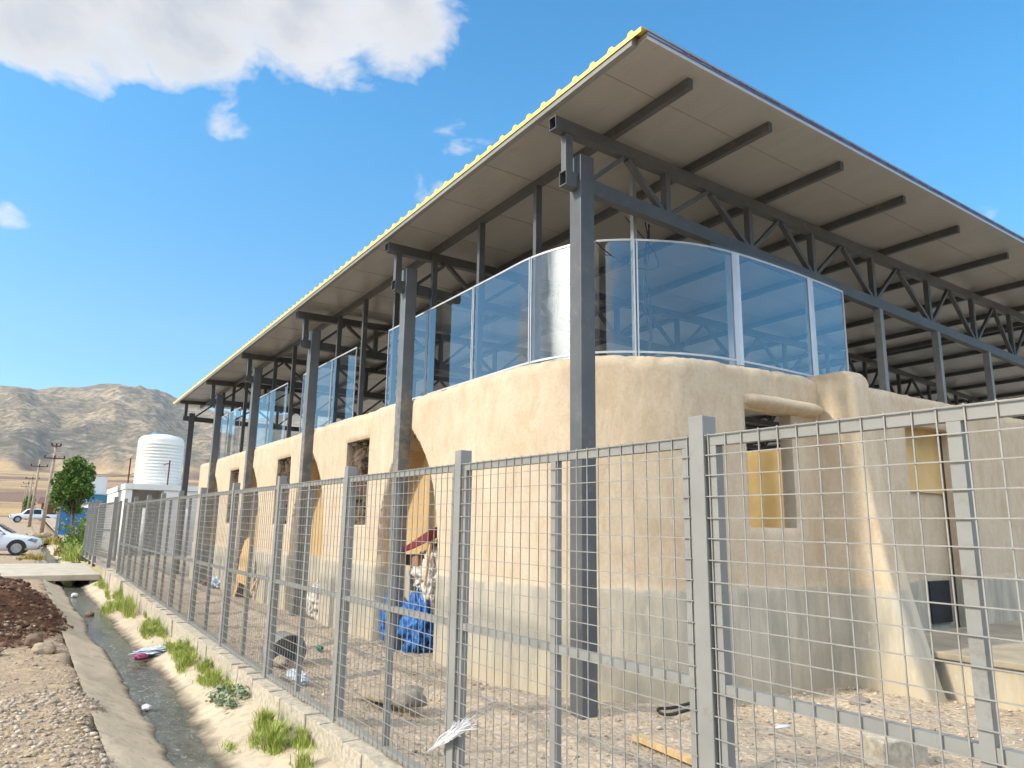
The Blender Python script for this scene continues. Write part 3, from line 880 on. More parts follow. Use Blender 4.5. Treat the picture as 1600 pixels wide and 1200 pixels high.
sh = mb.build('roof_sheet', M['yellow'], roof)
sd = sh.modifiers.new('solid', 'SOLIDIFY'); sd.thickness = .003
mb = MB()
for a, b in zip(frange(S0, RIDGE_S, .4), frange(S0, RIDGE_S, .4)[1:]):
    p, q = Vector(RP(a, 0)), Vector(RP(b, 0))
    o_ = Vector((.0, -.006, 0))
    jz = .006*nz(a, 1, 0, 3)
    mb.add([p+o_+Vector((0, 0, .040)), q+o_+Vector((0, 0, .040)), q+o_+Vector((0, .004, .098+jz)), p+o_+Vector((0, .004, .098+jz))], [(0, 1, 2, 3)])
    if a > .0:
        w = (q-p)
        for f0, f1 in ((.15, .32), (.38, .5), (.56, .78)):
            mb.add([p+w*f0+o_+Vector((0, -.003, .06)), p+w*f1+o_+Vector((0, -.003, .06)), p+w*f1+o_+Vector((0, -.003, .076)), p+w*f0+o_+Vector((0, -.003, .076))], [(0, 1, 2, 3)], 1)
ef = mb.build('edge_film', [M['navy'], M['red']], roof)
sd = ef.modifiers.new('solid', 'SOLIDIFY'); sd.thickness = .003

# acrylic screen along the wall top
gpts = [(4.47, 23), (4.47, 15), (4.47, 9), (4.47, 7.2), (4.475, 6.4), (4.60, 5.86), (4.75, 5.60), (5.06, 5.33), (5.6, 5.06), (6.19, 4.96), (7.0, 4.95), (7.75, 4.985), (8.38, 5.03)]
PG = Path(catmull([Vector((*p, 0)) for p in gpts], 16))
def gY(y): return PG.u_of(1, y)
def gX(x):
    for i in range(len(PG.p)-1):
        if PG.p[i].y < 5.6 and PG.p[i].x <= x <= PG.p[i+1].x: return PG.L[i]+(x-PG.p[i].x)*(PG.L[i+1]-PG.L[i])/max(1e-6, PG.p[i+1].x-PG.p[i].x)
    return PG.len
joints = [(gY(22.4), gY(21.1)), (gY(21.1), gY(19.65)), (gY(18.35), gY(17.0)), (gY(17.0), gY(15.55)), (gY(14.5), gY(12.8)), (gY(12.8), gY(11.6)),
          (gY(10.28), gY(8.95)), (gY(8.95), gY(7.66)), (gY(7.66), gY(6.40)), (gY(6.40), gX(5.07)), (gX(5.07), gX(6.20)), (gX(6.20), gX(7.62)), (gX(7.62), PG.len)]
Z0, Z1 = 3.30, 4.63
for a, b in joints:
    a += .004; b -= .004
    uu = frange(a, b, .05); mb = MB(); rows = []
    for off in (0, .005):
        rows.append([(PG.at(u)-PG.nrm(u)*off) for u in uu])
    f = [[(p.x, p.y, Z0) for p in rows[0]], [(p.x, p.y, Z1) for p in rows[0]], [(p.x, p.y, Z1) for p in rows[1]], [(p.x, p.y, Z0) for p in rows[1]], [(p.x, p.y, Z0) for p in rows[0]]]
    mb.grid(f)
    g = mb.build('glass_panel', M['glass'], bld, auto=40)
    mb = MB()                             # thin pale edges
    for z in (Z0+.105, Z1):
        for u0, u1 in zip(uu, uu[1:]):
            p, q = PG.at(u0)+PG.nrm(u0)*.004, PG.at(u1)+PG.nrm(u1)*.004
            mb.beam((p.x, p.y, z), (q.x, q.y, z), .010, .022)
    for u in (a+.012, b-.012):
        p = PG.at(u)+PG.nrm(u)*.004; mb.beam((p.x, p.y, Z0), (p.x, p.y, Z1), .012, .016, up=PG.nrm(u))
    mb.build('edge_trim', M['alu'], g)
# posts behind the screen
for y in (22.4, 21.1, 19.65, 18.35, 17.0, 15.55, 14.5, 12.8, 11.55, 10.25, 8.97, 7.66, 6.40):
    mb = MB(); mb.beam((4.56, y, 3.2), (4.56, y, zr(.4, y)-.1), .08, .06, up=(0, 1, 0)); mb.build('screen_post', M['steel'], bld)
p = PG.at(gX(5.07))-PG.nrm(gX(5.07))*.07
mb = MB(); mb.beam((p.x, p.y, 3.2), (p.x, p.y, zr(1, p.y)-.12), .05, .05, up=(0, 1, 0)); mb.build('screen_post', M['fence'], bld)
for s in (2.46, 4.15):
    q = SB(s, .085, 0); mb = MB(); mb.beam((q.x, q.y, 3.2), (q.x, q.y, 4.845), .085, .07, up=nB); mb.build('screen_post', M['fence'], bld)
for s in (6.04, 7.97, 10.06, 12.2):
    q = SB(s, .085, 0); mb = MB(); mb.beam((q.x, q.y, .3), (q.x, q.y, 4.845), .10, .10, up=nB); mb.build('screen_post', M['fence'], bld)
for x in (6.22, 7.60):
    u = gX(x); p = PG.at(u)+PG.nrm(u)*.006
    mb = MB(); d = PG.nrm(u); mb.beam((p.x, p.y, 3.36), (p.x, p.y, Z1), .008, .11, up=d.cross(Vector((0, 0, 1)))); mb.build('film_strip', M['film'], bld)
mb = MB()                                # dark curved rail holding the screen top on the gable
uu = frange(gX(5.9), PG.len, .08)
for a, b in zip(uu, uu[1:]):
    p, q = PG.at(a)-PG.nrm(a)*.05, PG.at(b)-PG.nrm(b)*.05
    mb.beam((p.x, p.y, Z1+.03), (q.x, q.y, Z1+.03), .04, .07)
mb.build('screen_rail', M['steel'], bld)
# loose cable hanging inside the curved screen
mb = MB(); base = PG.at(gX(5.25))-PG.nrm(gX(5.25))*.35
for k in range(3):
    mb.tube([(base.x+.03*k+.05*math.sin(i*.6+k), base.y+.02*k, 5.0-i*.11) for i in range(16)], .008, 5)
mb.tube([(base.x-.35+.5*math.sin(i*.35), base.y-.05, 4.95-.55*math.sin(i*.2)) for i in range(14)], .006, 5)
mb.build('loose_cable', M['black_wire'], bld, smooth=True)

# ------------------------------------------------------------------ kerb wall and mesh fence
FX = 2.20
def fz(y): return .118+.0150*max(0, y-7.6)
mb = MB(); rg = random.Random(8)
y = -2.6
while y < 23.6:
    L = rg.uniform(.20, .40); z1 = fz(y)-.012
    cuts = [(-.45, -.085), (-.078, z1)]
    for a, b in cuts:
        j = lambda s=.010: rg.uniform(-s, s)
        x0, x1 = 2.085+j(), 2.285
        y0_, y1_ = y+.004, y+L-.004
        vs = [(x0+j(), y0_, a), (x1, y0_, a), (x1, y1_, a), (x0+j(), y1_, a), (x0+j(.014), y0_+j(), b+j(.016)), (x1, y0_, b), (x1, y1_, b), (x0+j(.014), y1_+j(), b+j(.016))]
        mb.add(vs, [(0, 3, 2, 1), (4, 5, 6, 7), (0, 1, 5, 4), (1, 2, 6, 5), (2, 3, 7, 6), (3, 0, 4, 7)])
    mb.box((2.094, y-.005, -.45), (2.27, y+.005, z1-.012))
    y += L
kw = mb.build('kerb_wall', M['lightblock'], bevel=.012)
tag(kw, 'low rough wall of pale blocks under the grey mesh fence', 'wall')

fence = empty('mesh_fence', (FX, 1.95, 0), 'grey welded mesh fence on a low block wall before the hall', 'fence')
PY = [.02, 1.95, 3.878, 5.76, 7.70, 9.70, 11.75, 13.6, 15.5, 17.43, 19.6, 21.7]
for k, y in enumerate(PY):
    mb = MB(); zt = 2.055+.0085*(y-1.95)
    mb.beam((FX+.04, y+.037, fz(y)-.30 if k != 3 else -.30), (FX+.04, y+.037, zt), .08, .075, up=(0, 1, 0))
    mb.build('post', M['fence'], fence, bevel=.004)
def fence_panel(ya, yb, parent):
    za, zb = fz(ya)+.0, fz(yb)+.0
    ta, tb = 1.985+.0065*(ya-1.5), 1.985+.0065*(yb-1.5)
    fx = FX+.035
    mb = MB()
    def bm(y0, z0, y1, z1, w=.04, h=.04): mb.beam((fx, y0, z0), (fx, y1, z1), w, h)
    bm(ya, ta-.035, yb, tb-.035, .04, .042)
    bm(ya, za+.012, yb, zb+.012, .04, .04)
    for y in (ya+.02, (ya+yb)/2, yb-.02):
        t = (y-ya)/(yb-ya); mb.beam((fx, y, za+(zb-za)*t+.033), (fx, y, ta+(tb-ta)*t-.057), .04, .04, up=(0, 1, 0))
    ym = (ya+yb)/2
    mr = 1.03+.0015*ya
    for a, b in ((ya+.041, ym-.021), (ym+.021, yb-.041)): bm(a, mr, b, mr, .034, .04)
    fr = mb.build('panel', M['fence'], parent)
    mb = MB(); n = max(4, int(round((yb-ya)/.080))); wx = FX+.010
    rg = random.Random(int(ya*100))
    for k in range(n+1):
        t = k/n; y = ya+.01+(yb-ya-.02)*t
        mb.beam((wx, y, za+(zb-za)*t-.01), (wx, y+rg.uniform(-.004, .004), ta+(tb-ta)*t-.008), .0042, .0042, up=(0, 1, 0))
    m = 23
    for k in range(m+1):
        t = .012+k/m*.98
        z0, z1 = za+(ta-za)*t, zb+(tb-zb)*t
        mb.beam((wx-.0041, ya-.006, z0), (wx-.0041, yb+.006, z1+rg.uniform(-.003, .003)), .0040, .0040)
    mb.build('wire_mesh', M['wire'], fr)
for a, b in zip(PY, PY[1:]): fence_panel(a+.085, b-.010, fence)

# gate in the fence by the bridge, and fence beyond
gate = empty('mesh_gate', (FX, 24.6, .3), 'grey mesh gate leaf standing ajar behind the concrete bridge', 'gate')
mb = MB()
g0, g1 = Vector((2.22, 29.0, 0)), Vector((2.42, 24.7, 0))
for z in (.52, 1.35, 2.2): mb.beam(g0+Vector((0, 0, z)), g1+Vector((0, 0, z)), .05, .06)
for t in (0, 1):
    p = g0.lerp(g1, t); mb.beam((p.x, p.y, .5), (p.x, p.y, 2.24), .06, .06, up=(0, 1, 0))
gf = mb.build('gate_frame', M['fence'], gate)
mb = MB()
for k in range(52):
    p = g0.lerp(g1, k/51); mb.beam((p.x-.03, p.y, .5), (p.x-.03, p.y, 2.22), .008, .008, up=(0, 1, 0))
for k in range(22):
    z = .52+k*.08; mb.beam((g0.x-.036, g0.y, z), (g1.x-.036, g1.y, z), .008, .008)
mb.build('wire_mesh', M['wire'], gf)
for y in (24.3, 29.2):
    mb = MB(); mb.box((FX, y, .1), (FX+.1, y+.1, 2.34)); mb.build('gate_post', M['fence'], gate)
fence2 = empty('mesh_fence', (FX, 30, .3), 'short grey mesh fence run beyond the gate, next to the leafy tree', 'fence')
PB = [30.9, 32.6, 34.4]
for y in PB:
    mb = MB(); mb.box((FX, y, .1), (FX+.08, y+.08, 2.42)); mb.build('post', M['fence'], fence2)
for a, b in zip([29.2]+PB, PB): fence_panel(a+.1, b-.01, fence2)

# ------------------------------------------------------------------ bridge
mb = MB()
mb.box((-9, 24.7, -.05), (2.12, 31.6, .115))
br = mb.build('slab_bridge', M['concrete'], bevel=.015)
tag(br, 'pale concrete slab bridge crossing the wet ditch to the gate', 'bridge')
for a, b in ((-3.2, 1.02), (1.86, 2.12)):
    mb = MB(); mb.box((a, 24.78, -.5), (b, 31.5, -.052)); mb.build('abutment', M['concrete_dark'], br)

# ------------------------------------------------------------------ vegetation
def blades(name, mat, c, rx, ry, h, n, seed, lean=.5, w=.006, parent=None, zf=None):
    rg = random.Random(seed); mb = MB()
    sub = [(rg.gauss(0, .42), rg.gauss(0, .48), rg.uniform(.12, .36), rg.uniform(.4, 1.1)) for _ in range(18)]
    for _ in range(n):
        a = rg.uniform(0, 6.283); sx, sy, sr, sh = rg.choice(sub); r = abs(rg.gauss(0, .55))
        x, y = c[0]+rx*(sx+sr*r*math.cos(a)), c[1]+ry*(sy+sr*r*math.sin(a))
        z = zf(x, y) if zf else c[2]
        hh = h*sh*rg.uniform(.35, 1.2)*max(.35, 1-.3*r)*(.55+.9*max(0, .5+nz(x, y, seed, 5))); d = rg.uniform(0, 6.283); l = lean*hh*rg.random()
        dx, dy = math.cos(d), math.sin(d); ww = w*rg.uniform(.7, 1.4)
        p0 = Vector((x, y, z)); p1 = p0+Vector((dx*l*.35, dy*l*.35, hh*.6)); p2 = p0+Vector((dx*l, dy*l, hh))
        s = Vector((-dy, dx, 0))*ww
        mb.add([p0-s, p0+s, p1+s*.8, p1-s*.8, p2], [(0, 1, 2, 3), (3, 2, 4)])
    return mb.build(name, mat, parent)
def rz(x, y): return ditch_z(min(x, 2.2), y)-.01
TUFTS = [((1.93, 6.25), .22, .62, .14, 2300, 'bright green grass tuft at the foot of the wall, nearest the camera'),
         ((1.97, 8.9), .15, .85, .13, 2000, 'green grass tuft growing behind the grey-green weed along the kerb'),
         ((1.98, 10.7), .17, 1.0, .16, 2000, 'long green grass tuft beside the crumpled blue wrapper'),
         ((1.99, 13.5), .17, 1.3, .18, 1900, 'green grass tuft just past the crumpled blue wrapper'),
         ((1.98, 17.6), .23, 2.2, .27, 2000, 'tall yellowing grass tuft at the kerb midway to the bridge'),
         ((2.02, 22.6), .14, 1.3, .22, 700, 'small green grass tuft by the end of the bridge')]
for i, (c, rx, ry, h, n, lab) in enumerate(TUFTS):
    tag(blades('grass_tuft', M['grass'], (*c, 0), rx, ry, h, int(n*2.2), 20+i, 1.0, .0028, zf=rz), lab, 'grass', 'grass tufts along the kerb wall')
def leaf_cloud(mb, pts, size, rg, up=.4):
    for p in pts:
        n = Vector((rg.gauss(0, 1), rg.gauss(0, 1), rg.gauss(0, 1)+up)).normalized()
        a = n.orthogonal().normalized(); a.rotate(Matrix.Rotation(rg.uniform(0, 6.3), 3, n)); b = n.cross(a)
        s = size*rg.uniform(.6, 1.25)
        mb.add([p-a*s*.5, p+b*s*.32, p+a*s*.5, p-b*s*.32], [(0, 1, 2, 3)])
rg = random.Random(77); mb = MB(); pts = []
for k in range(16):
    c = Vector((1.96+rg.uniform(-.13, .1), 7.85+rg.uniform(-.35, .35), 0)); c.z = rz(c.x, c.y)
    pts += [c+Vector((rg.gauss(0, .04), rg.gauss(0, .04), rg.uniform(.01, .11))) for _ in range(22)]
leaf_cloud(mb, pts, .055, rg, 1.2)
tag(mb.build('weed', M['weed']), 'low broad-leaved grey-green weed sprawling below the kerb blocks', 'plant')

def tree(name, base, trunk_top, crown_c, crown_r, nl, lsize, seed, leafm, label, cat='tree', trunk_r=.09, group=None):
    rg = random.Random(seed)
    t = empty(name, base, label, cat, group)
    b, tt, cc = Vector(base), Vector(trunk_top), Vector(crown_c)
    mb = MB()
    mid = b.lerp(tt, .5)+Vector((rg.uniform(-.08, .08), 0, 0))
    mb.tube([b-Vector((0, 0, .1)), mid, tt, tt.lerp(cc, .6)], [trunk_r*1.3, trunk_r, trunk_r*.8, trunk_r*.3], 8)
    mb.build('trunk', M['bark'], t, smooth=True)
    cl = []
    for k in range(64):
        while True:
            v = Vector((rg.uniform(-1, 1), rg.uniform(-1, 1), rg.uniform(-1, 1)))
            if .25 < v.length < 1: break
        c = cc+Vector((v.x*crown_r[0], v.y*crown_r[1], v.z*crown_r[2]))*.86
        cl.append((c, rg.uniform(.20, .34)*min(crown_r)))
    mb = MB()
    for c, r in cl[:24]:
        mb.tube([tt.lerp(cc, rg.uniform(0, .5)), tt.lerp(c, .6), c], [trunk_r*.4, trunk_r*.22, trunk_r*.08], 5)
    mb.build('limbs', M['bark'], t, smooth=True)
    mb = MB(); pts = []
    for c, r in cl:
        for _ in range(nl//64):
            v = Vector((rg.gauss(0, 1), rg.gauss(0, 1), rg.gauss(0, 1))).normalized()*r*rg.random()**.4*1.25
            pts.append(c+v)
    leaf_cloud(mb, pts, lsize, rg, .5)
    mb.build('crown', leafm, t)
    return t
tree('roadside_tree', (2.25, 43, .1), (2.15, 43, 1.75), (1.93, 43, 3.42), (.95, .95, 1.78), 7600, .17, 5, M['leaf'], 'dense dark green tree with a leaning crown beyond the gate', trunk_r=.10)
tree('small_tree', (1.2, 150, 2.2), (1.2, 150, 3.0), (.9, 150, 4.4), (1.0, 1.2, 1.9), 1500, .5, 9, M['leaf_light'], 'small bright green tree far off behind the parked pickup', trunk_r=.15)
rg = random.Random(3)
b = empty('bush', (2.35, 40.5, .1), 'light green leafy bush around the foot of the dark tree', 'bush')
mb = MB(); pts = []
for k in range(26):
    c = Vector((rg.uniform(1.75, 3.0), rg.uniform(39.8, 41.5), .2+1.5*rg.random()))
    pts += [c+Vector((rg.gauss(0, .17), rg.gauss(0, .17), rg.gauss(0, .17))) for _ in range(75)]
leaf_cloud(mb, pts, .14, rg, .5); mb.build('foliage', M['leaf_light'], b)
mb = MB()
for k in range(10): mb.tube([(2.35, 40.5, 0), (rg.uniform(1.9, 2.9), rg.uniform(40, 41.2), .9), (rg.uniform(1.8, 3.), rg.uniform(40, 41.4), 1.5)], [.03, .02, .008], 5)
mb.build('stem', M['bark'], b, smooth=True)
g1_ = blades('grass_clump', M['grass'], (2.15, 36.2, .02), .75, 1.9, .75, 1500, 61, .9, .014)
tag(g1_, 'feathery bright green grass clump right behind the bridge end', 'grass')
tag(blades('grass_clump', M['grass_yellow'], (1.95, 41.0, .0), .42, 1.4, .8, 900, 62, .9, .015), 'yellow dry grass clump left of the leafy bush', 'grass')
tag(blades('grass_clump', M['grass_yellow'], (.55, 37.5, -.02), .55, 1.2, .34, 600, 63, 1.2, .014), 'low yellow grass clump in front of the white car', 'grass')
tag(blades('grass_clump', M['grass_yellow'], (1.9, 57, .15), 1.1, 3.0, .6, 900, 64, 1.2, .02), 'wide strip of yellow grass before the blue metal sheet', 'grass')

rg = random.Random(91); mb = MB()
for k in range(2600):
    y = 4.8+11*rg.random()**1.4; x = rg.uniform(-2.2, .82)
    if nz(x, y, 9, 1.1) < .08: continue
    z = dirt_z(x, y); d = rg.uniform(0, 6.283); hh = rg.uniform(.02, .075); l = hh*rg.uniform(.3, 1.6)
    p0 = Vector((x, y, z)); q = Vector((math.cos(d), math.sin(d), 0)); w_ = Vector((-q.y, q.x, 0))*.0022
    mb.add([p0-w_, p0+w_, p0+q*l+Vector((0, 0, hh))], [(0, 1, 2)])
tag(mb.build('dry_grass', M['grass_yellow']), kind='stuff')

# ------------------------------------------------------------------ rubbish and stones in the yard
def blob(name, mat, c, r, seed, amp=.25, freq=3, sub=4, flat=None, parent=None, folds=0, rz_=0):
    b = bmesh.new(); bmesh.ops.create_icosphere(b, subdivisions=sub, radius=1)
    mb = MB(); vs = []
    cr, sr = math.cos(rz_), math.sin(rz_)
    for v in b.verts:
        p = v.co.normalized()
        k = 1+amp*mn.fractal(p*freq+Vector((seed*3.1, seed, 0)), .9, 2.0, 4)
        if folds: k += folds*abs(mn.noise(p*freq*1.7+Vector((0, seed*5, 2))))*-1
        x, y, z = p.x*k*r[0], p.y*k*r[1], p.z*k*r[2]
        if flat is not None: z = max(z, -r[2]*flat)
        vs.append((c[0]+x*cr-y*sr, c[1]+x*sr+y*cr, c[2]+z))
    mb.add(vs, [tuple(q.index for q in f.verts) for f in b.faces]); b.free()
    return mb.build(name, mat, parent, smooth=True)
tag(blob('blue_bag', M['blue_bag'], (4.36, 8.66, .36), (.20, .37, .40), 2, .35, 2.4, 5, .85, None, .5), 'big blue woven bag slumped right of the niche column', 'bag', 'blue bags by the niche')
tag(blob('blue_bag', M['blue_bag'], (4.38, 9.55, .36), (.13, .17, .38), 5, .3, 2.6, 5, .85, None, .5), 'narrow blue bag left of the niche column', 'bag', 'blue bags by the niche')
tag(blob('white_sack', M['white_sack'], (4.50, 8.80, .98), (.16, .32, .28), 7, .3, 2.6, 5, None, None, .5), 'crumpled white sack lying on the blue bag', 'sack')
tag(blob('white_sack', M['white_sack'], (4.44, 8.40, .98), (.15, .20, .42), 9, .3, 2.8, 5, None, None, .5), 'tall white sack leaning on the niche edge', 'sack')
mb = MB(); mb.add([(4.22, 8.20, 1.56), (4.24, 9.15, 1.26), (4.52, 9.15, 1.36), (4.50, 8.20, 1.68), (4.22, 8.20, 1.42), (4.24, 9.15, 1.22), (4.52, 9.15, 1.32), (4.50, 8.20, 1.54)],
                  [(0, 1, 2, 3), (7, 6, 5, 4), (0, 4, 5, 1), (1, 5, 6, 2), (2, 6, 7, 3), (3, 7, 4, 0)])
tag(mb.build('maroon_sheet', M['maroon'], bevel=.01), 'slanting maroon sheet on top of the white sacks', 'sheet')
mb = MB(); mb.box((4.34, 8.7, 1.10), (4.54, 9.1, 1.24)); tag(mb.build('cardboard_box', M['brown_card'], bevel=.01), 'brown cardboard box under the maroon sheet', 'box')
mb = MB(); mb.beam((4.20, 8.20, .9), (4.26, 8.20, 1.40), .03, .03); tag(mb.build('wooden_stick', M['plank']), 'thin yellow stick upright beside the white sacks', 'stick')
# plywood offcuts leaning in the next niche
mb = MB()
pr = [(15.75, .35), (16.75, .40), (16.75, .95), (16.62, 1.25), (16.35, 1.33), (16.05, 1.15), (15.85, .85)]
mb.add([(4.0+.1*z, y+.1, z) for y, z in pr]+[(4.02+.1*z, y+.1, z) for y, z in pr], [tuple(range(7)), tuple(range(13, 6, -1))]+[(i, i+7, (i+1) % 7+7, (i+1) % 7) for i in range(7)])
tag(mb.build('plywood_board', M['ply']), 'curved yellow plywood board leaning in the third niche', 'board')
for i, (ya, yb, za, zb, lab) in enumerate([(17.0, 16.6, .05, 1.1, 'tall plywood strip leaning left of the curved board'), (15.95, 15.6, .05, .55, 'thin batten propped under the curved plywood board')]):
    mb = MB(); mb.beam((4.05, ya, za), (4.18, yb, zb), .22 if i == 0 else .06, .02, up=(1, 0, 0)); tag(mb.build('plywood_strip', M['ply']), lab, 'board')
tag(blob('white_sack', M['white_sack'], (4.40, 12.55, .34), (.16, .40, .34), 12, .25, 2.4, 5, .9, None, .45), 'white torn sack sitting alone in the second niche', 'sack')
tag(blob('plastic_rubbish', M['litter_blue'], (4.2, 19.5, .16), (.15, .5, .16), 13, .4, 3, 4, .8, None, .4), 'pile of white and red rubbish bags in the farthest niche', 'rubbish')
tag(blob('rubbish_bag', M['cloth_red'], (4.08, 19.95, .13), (.10, .18, .11), 14, .3, 3, 4, .8), 'small red bag at the left of the far rubbish pile', 'bag')
ROCKS = [('rock', 'grey_stone', (4.55, 6.55, .16), (.16, .2, .12), 31, 'rounded grey rock lying before the corner column', .3),
         ('rock', 'grey_stone', (2.95, 5.95, .17), (.11, .14, .10), 32, 'dark rough stone behind the second thick fence post', .9),
         ('stone_slab', 'stone', (2.88, 6.35, .12), (.13, .32, .05), 33, 'flat broken beige slab lying beside the dark stone', .2),
         ('rock', 'stone', (2.9, 9.4, .15), (.12, .15, .11), 34, 'squarish brown block near the upturned grey basin', .5),
         ('rock', 'stone', (2.55, 8.35, .13), (.06, .16, .06), 35, 'pale flat stone close to the fence base', .1),
         ('rock', 'stone', (.42, 11.0, .05), (.13, .16, .09), 36, 'large pale boulder at the toe of the brown soil heap', .4),
         ('rock', 'clod', (.33, 11.5, .10), (.10, .13, .10), 37, 'reddish boulder behind the pale one on the soil heap', .2),
         ('rock', 'stone', (-.1, 11.0, .06), (.09, .12, .06), 38, 'brown stone left of the pale boulder', .7),
         ('rock', 'stone', (.43, 7.9, .03), (.06, .05, .035), 39, 'pale pebble on the gravel verge beside the concrete edge', 0),
         ('rock', 'clod', (1.37, 17.3, -.22), (.09, .12, .05), 40, 'dark wet stone sticking out of the ditch water', 0),
         ('rock', 'grey_stone', (6.6, 4.1, .09), (.10, .07, .05), 41, 'small grey stone at the foot of the buttress', 0)]
for nme, mt, c, r, sd_, lab, rot in ROCKS:
    tag(blob(nme, M[mt], c, r, sd_, .35, 1.6, 3, .7, None, 0, rot), lab, 'stone')
for k, (x, y, sx, lab) in enumerate([(.2, 62, .5, 'brown rubble stone beyond the white car, leftmost of a row'), (1.0, 64, .42, 'tan rubble stone in the middle of the row beyond the white car'), (1.65, 66, .38, 'tan rubble stone at the right end of the row beyond the white car'), (.75, 58, .3, 'low brown stone just above the bonnet of the white car')]):
    tag(blob('rubble_stone', M['stone'], (x, y, rise(y)+.12), (sx, sx*.8, sx*.6), 70+k, .35, 1.6, 3, .7), lab, 'stone')
# concrete block
mb = MB(); mb.box((-.20, -.10, 0), (.20, .10, .19))
cb = mb.build('concrete_block', M['lightblock'], bevel=.012); cb.location = (5.15, 2.98, .06); cb.rotation_euler = (.03, .02, rad(-14))
tag(cb, 'pale pumice building block lying in the yard under the right fence panel', 'block')
mb = MB(); mb.beam((4.0, 4.28, .10), (3.93, 3.62, .10), .09, .035); tag(mb.build('timber_plank', M['plank']), 'short yellow plank on the ground near the thick fence post', 'plank')
# half-buried grey basin
mb = MB(); mb.lathe((0, 0, 0), [(.10, 0), (.25, .02), (.30, .30), (.285, .30), (.235, .035), (.02, .02)], 28)
bs = mb.build('metal_basin', M['fence'], auto=40); bs.scale = (.8, .8, .8); bs.location = (2.62, 8.75, .22); bs.rotation_euler = (rad(105), rad(10), rad(15)); tag(bs, 'grey round basin tipped on its side against the fence', 'basin')
mb = MB(); mb.tube([(4.93+.26*math.cos(a), 4.72+.10*math.sin(a), .10+.012*math.sin(3*a)) for a in [rad(d) for d in range(0, 340, 12)]], .014, 6); tag(mb.build('cable_loop', M['black_wire'], smooth=True), 'black cable loop lying by the wall right of the corner column', 'cable')
tag(blob('green_bottle_cap', M['green_bit'], (3.25, 9.1, .12), (.04, .07, .03), 51, .5, 3, 3), 'small green plastic scrap on the yard dirt', 'litter')
tag(blob('paper_scrap', M['white_plastic'], (3.62, 5.75, .10), (.05, .13, .012), 52, .4, 2, 3), 'white paper scrap on the dirt between fence and corner column', 'litter')
tag(blob('paper_scrap', M['white_plastic'], (5.2, 3.9, .10), (.09, .03, .01), 53, .4, 2, 3), 'white paper scrap behind the pale building block', 'litter')
tag(blob('plastic_sheet', M['litter_blue'], (2.42, 7.35, .16), (.05, .28, .05), 54, .5, 3, 4), 'grey-blue plastic sheet caught at the bottom of the fence', 'litter')
# litter in the ditch
lw = blob('wrapper', M['litter_blue'], (1.86, 11.6, -.15), (.34, .20, .05), 55, .5, 3.2, 5, .8, None, .5, .35)
tag(lw, 'crumpled pale blue plastic wrapper draped over the ditch edge', 'litter')
blob('wrapper_print', M['litter_pink'], (1.56, 11.33, -.175), (.085, .08, .045), 56, .4, 3, 4, .8, lw, .3)
tag(blob('plastic_bag', M['white_plastic'], (1.27, 8.45, -.21), (.045, .07, .025), 57, .4, 3, 3), 'little white plastic bag at the left edge of the water', 'litter')
tag(blob('plastic_bag', M['white_plastic'], (1.33, 21.6, -.2), (.07, .12, .06), 58, .4, 3, 3), 'white plastic bag in the water before the bridge', 'litter')
# torn white strip on the fence post
rg = random.Random(12); mb = MB()
a, b = Vector((2.15, 4.18, .60)), Vector((2.16, 3.56, .62))
from_px = lambda px, py, X: EYE+ray(px, py)*((X-EYE.x)/ray(px, py).x)
a, b = from_px(668, 1176, 2.165), from_px(742, 1122, 2.165)
for k in range(60):
    j = lambda s: Vector((rg.uniform(-.012, .006), rg.gauss(0, s), rg.gauss(0, s)))
    t0 = rg.uniform(-.02, .35); t1 = rg.uniform(.55, 1.05)
    mb.tube([a.lerp(b, t0)+j(.006), a.lerp(b, (t0+t1)/2)+j(.012), a.lerp(b, t1)+j(.022)], [.001, .006, .0015], 4)
tag(mb.build('torn_strip', M['white_plastic'], smooth=True), 'frayed white plastic strip tied round a fence post', 'strip')

# ------------------------------------------------------------------ background buildings and poles
h = empty('white_house', (6, 42, 0), 'white flat roofed house with a porch under the big water tank', 'house')
Yh = 40
mb = MB()
mb.box((4.05, Yh+2.2, 0), (12, Yh+9, 3.2))
mb.box((4.05, Yh, 0), (4.35, Yh+2.19, 3.2)); mb.box((5.75, Yh, 0), (7.6, Yh+2.19, 3.2))
mb.build('wall', M['white_paint'], h)
mb = MB(); mb.box((4.0, Yh-.05, 3.21), (12.1, Yh+9.1, 3.48)); mb.build('roof', M['white_paint'], h)
mb = MB(); mb.box((7.61, Yh+2.1, 1.6), (10, Yh+2.18, 2.9)); mb.build('window', M['black'], h)
for x in (4.95, 6.9, 7.4):
    mb = MB(); mb.tube([(x, Yh-.4, 0), (x, Yh-.4, 2.3)], .11, 10); mb.build('white_post', M['white_paint'], h, smooth=True)
for x in (4.16, 5.95):
    mb = MB(); mb.beam((x, Yh+.5, 3.48), (x, Yh+.5, 4.75), .06, .06, up=(0, 1, 0)); mb.build('rebar_post', M['rust'], h)
tk = empty('water_tank', (5.72, Yh+2.3, 3.49), 'big white ribbed plastic water tank on the flat roof', 'tank')
prof = [(0.02, 0), (1.09, 0), (1.11, .05)]
for k in range(13):
    z = .12+k*.165; prof += [(1.11, z), (1.135, z+.03), (1.135, z+.07), (1.11, z+.10)]
prof += [(1.11, 2.32), (1.09, 2.44), (1.0, 2.56), (.82, 2.62), (.45, 2.72), (.02, 2.74)]
mb = MB(); mb.lathe((5.72, Yh+2.3, 3.49), prof, 40); mb.build('tank_body', M['tank'], tk, auto=50)
mb = MB(); mb.lathe((5.5, Yh+2.2, 6.19), [(.02, 0), (.3, 0), (.3, .09), (.02, .11)], 20); mb.build('tank_lid', M['tank_lid'], tk)
s2 = empty('roadside_shop', (4, 62, .3), 'low white building with a teal fascia and dark open front', 'building')
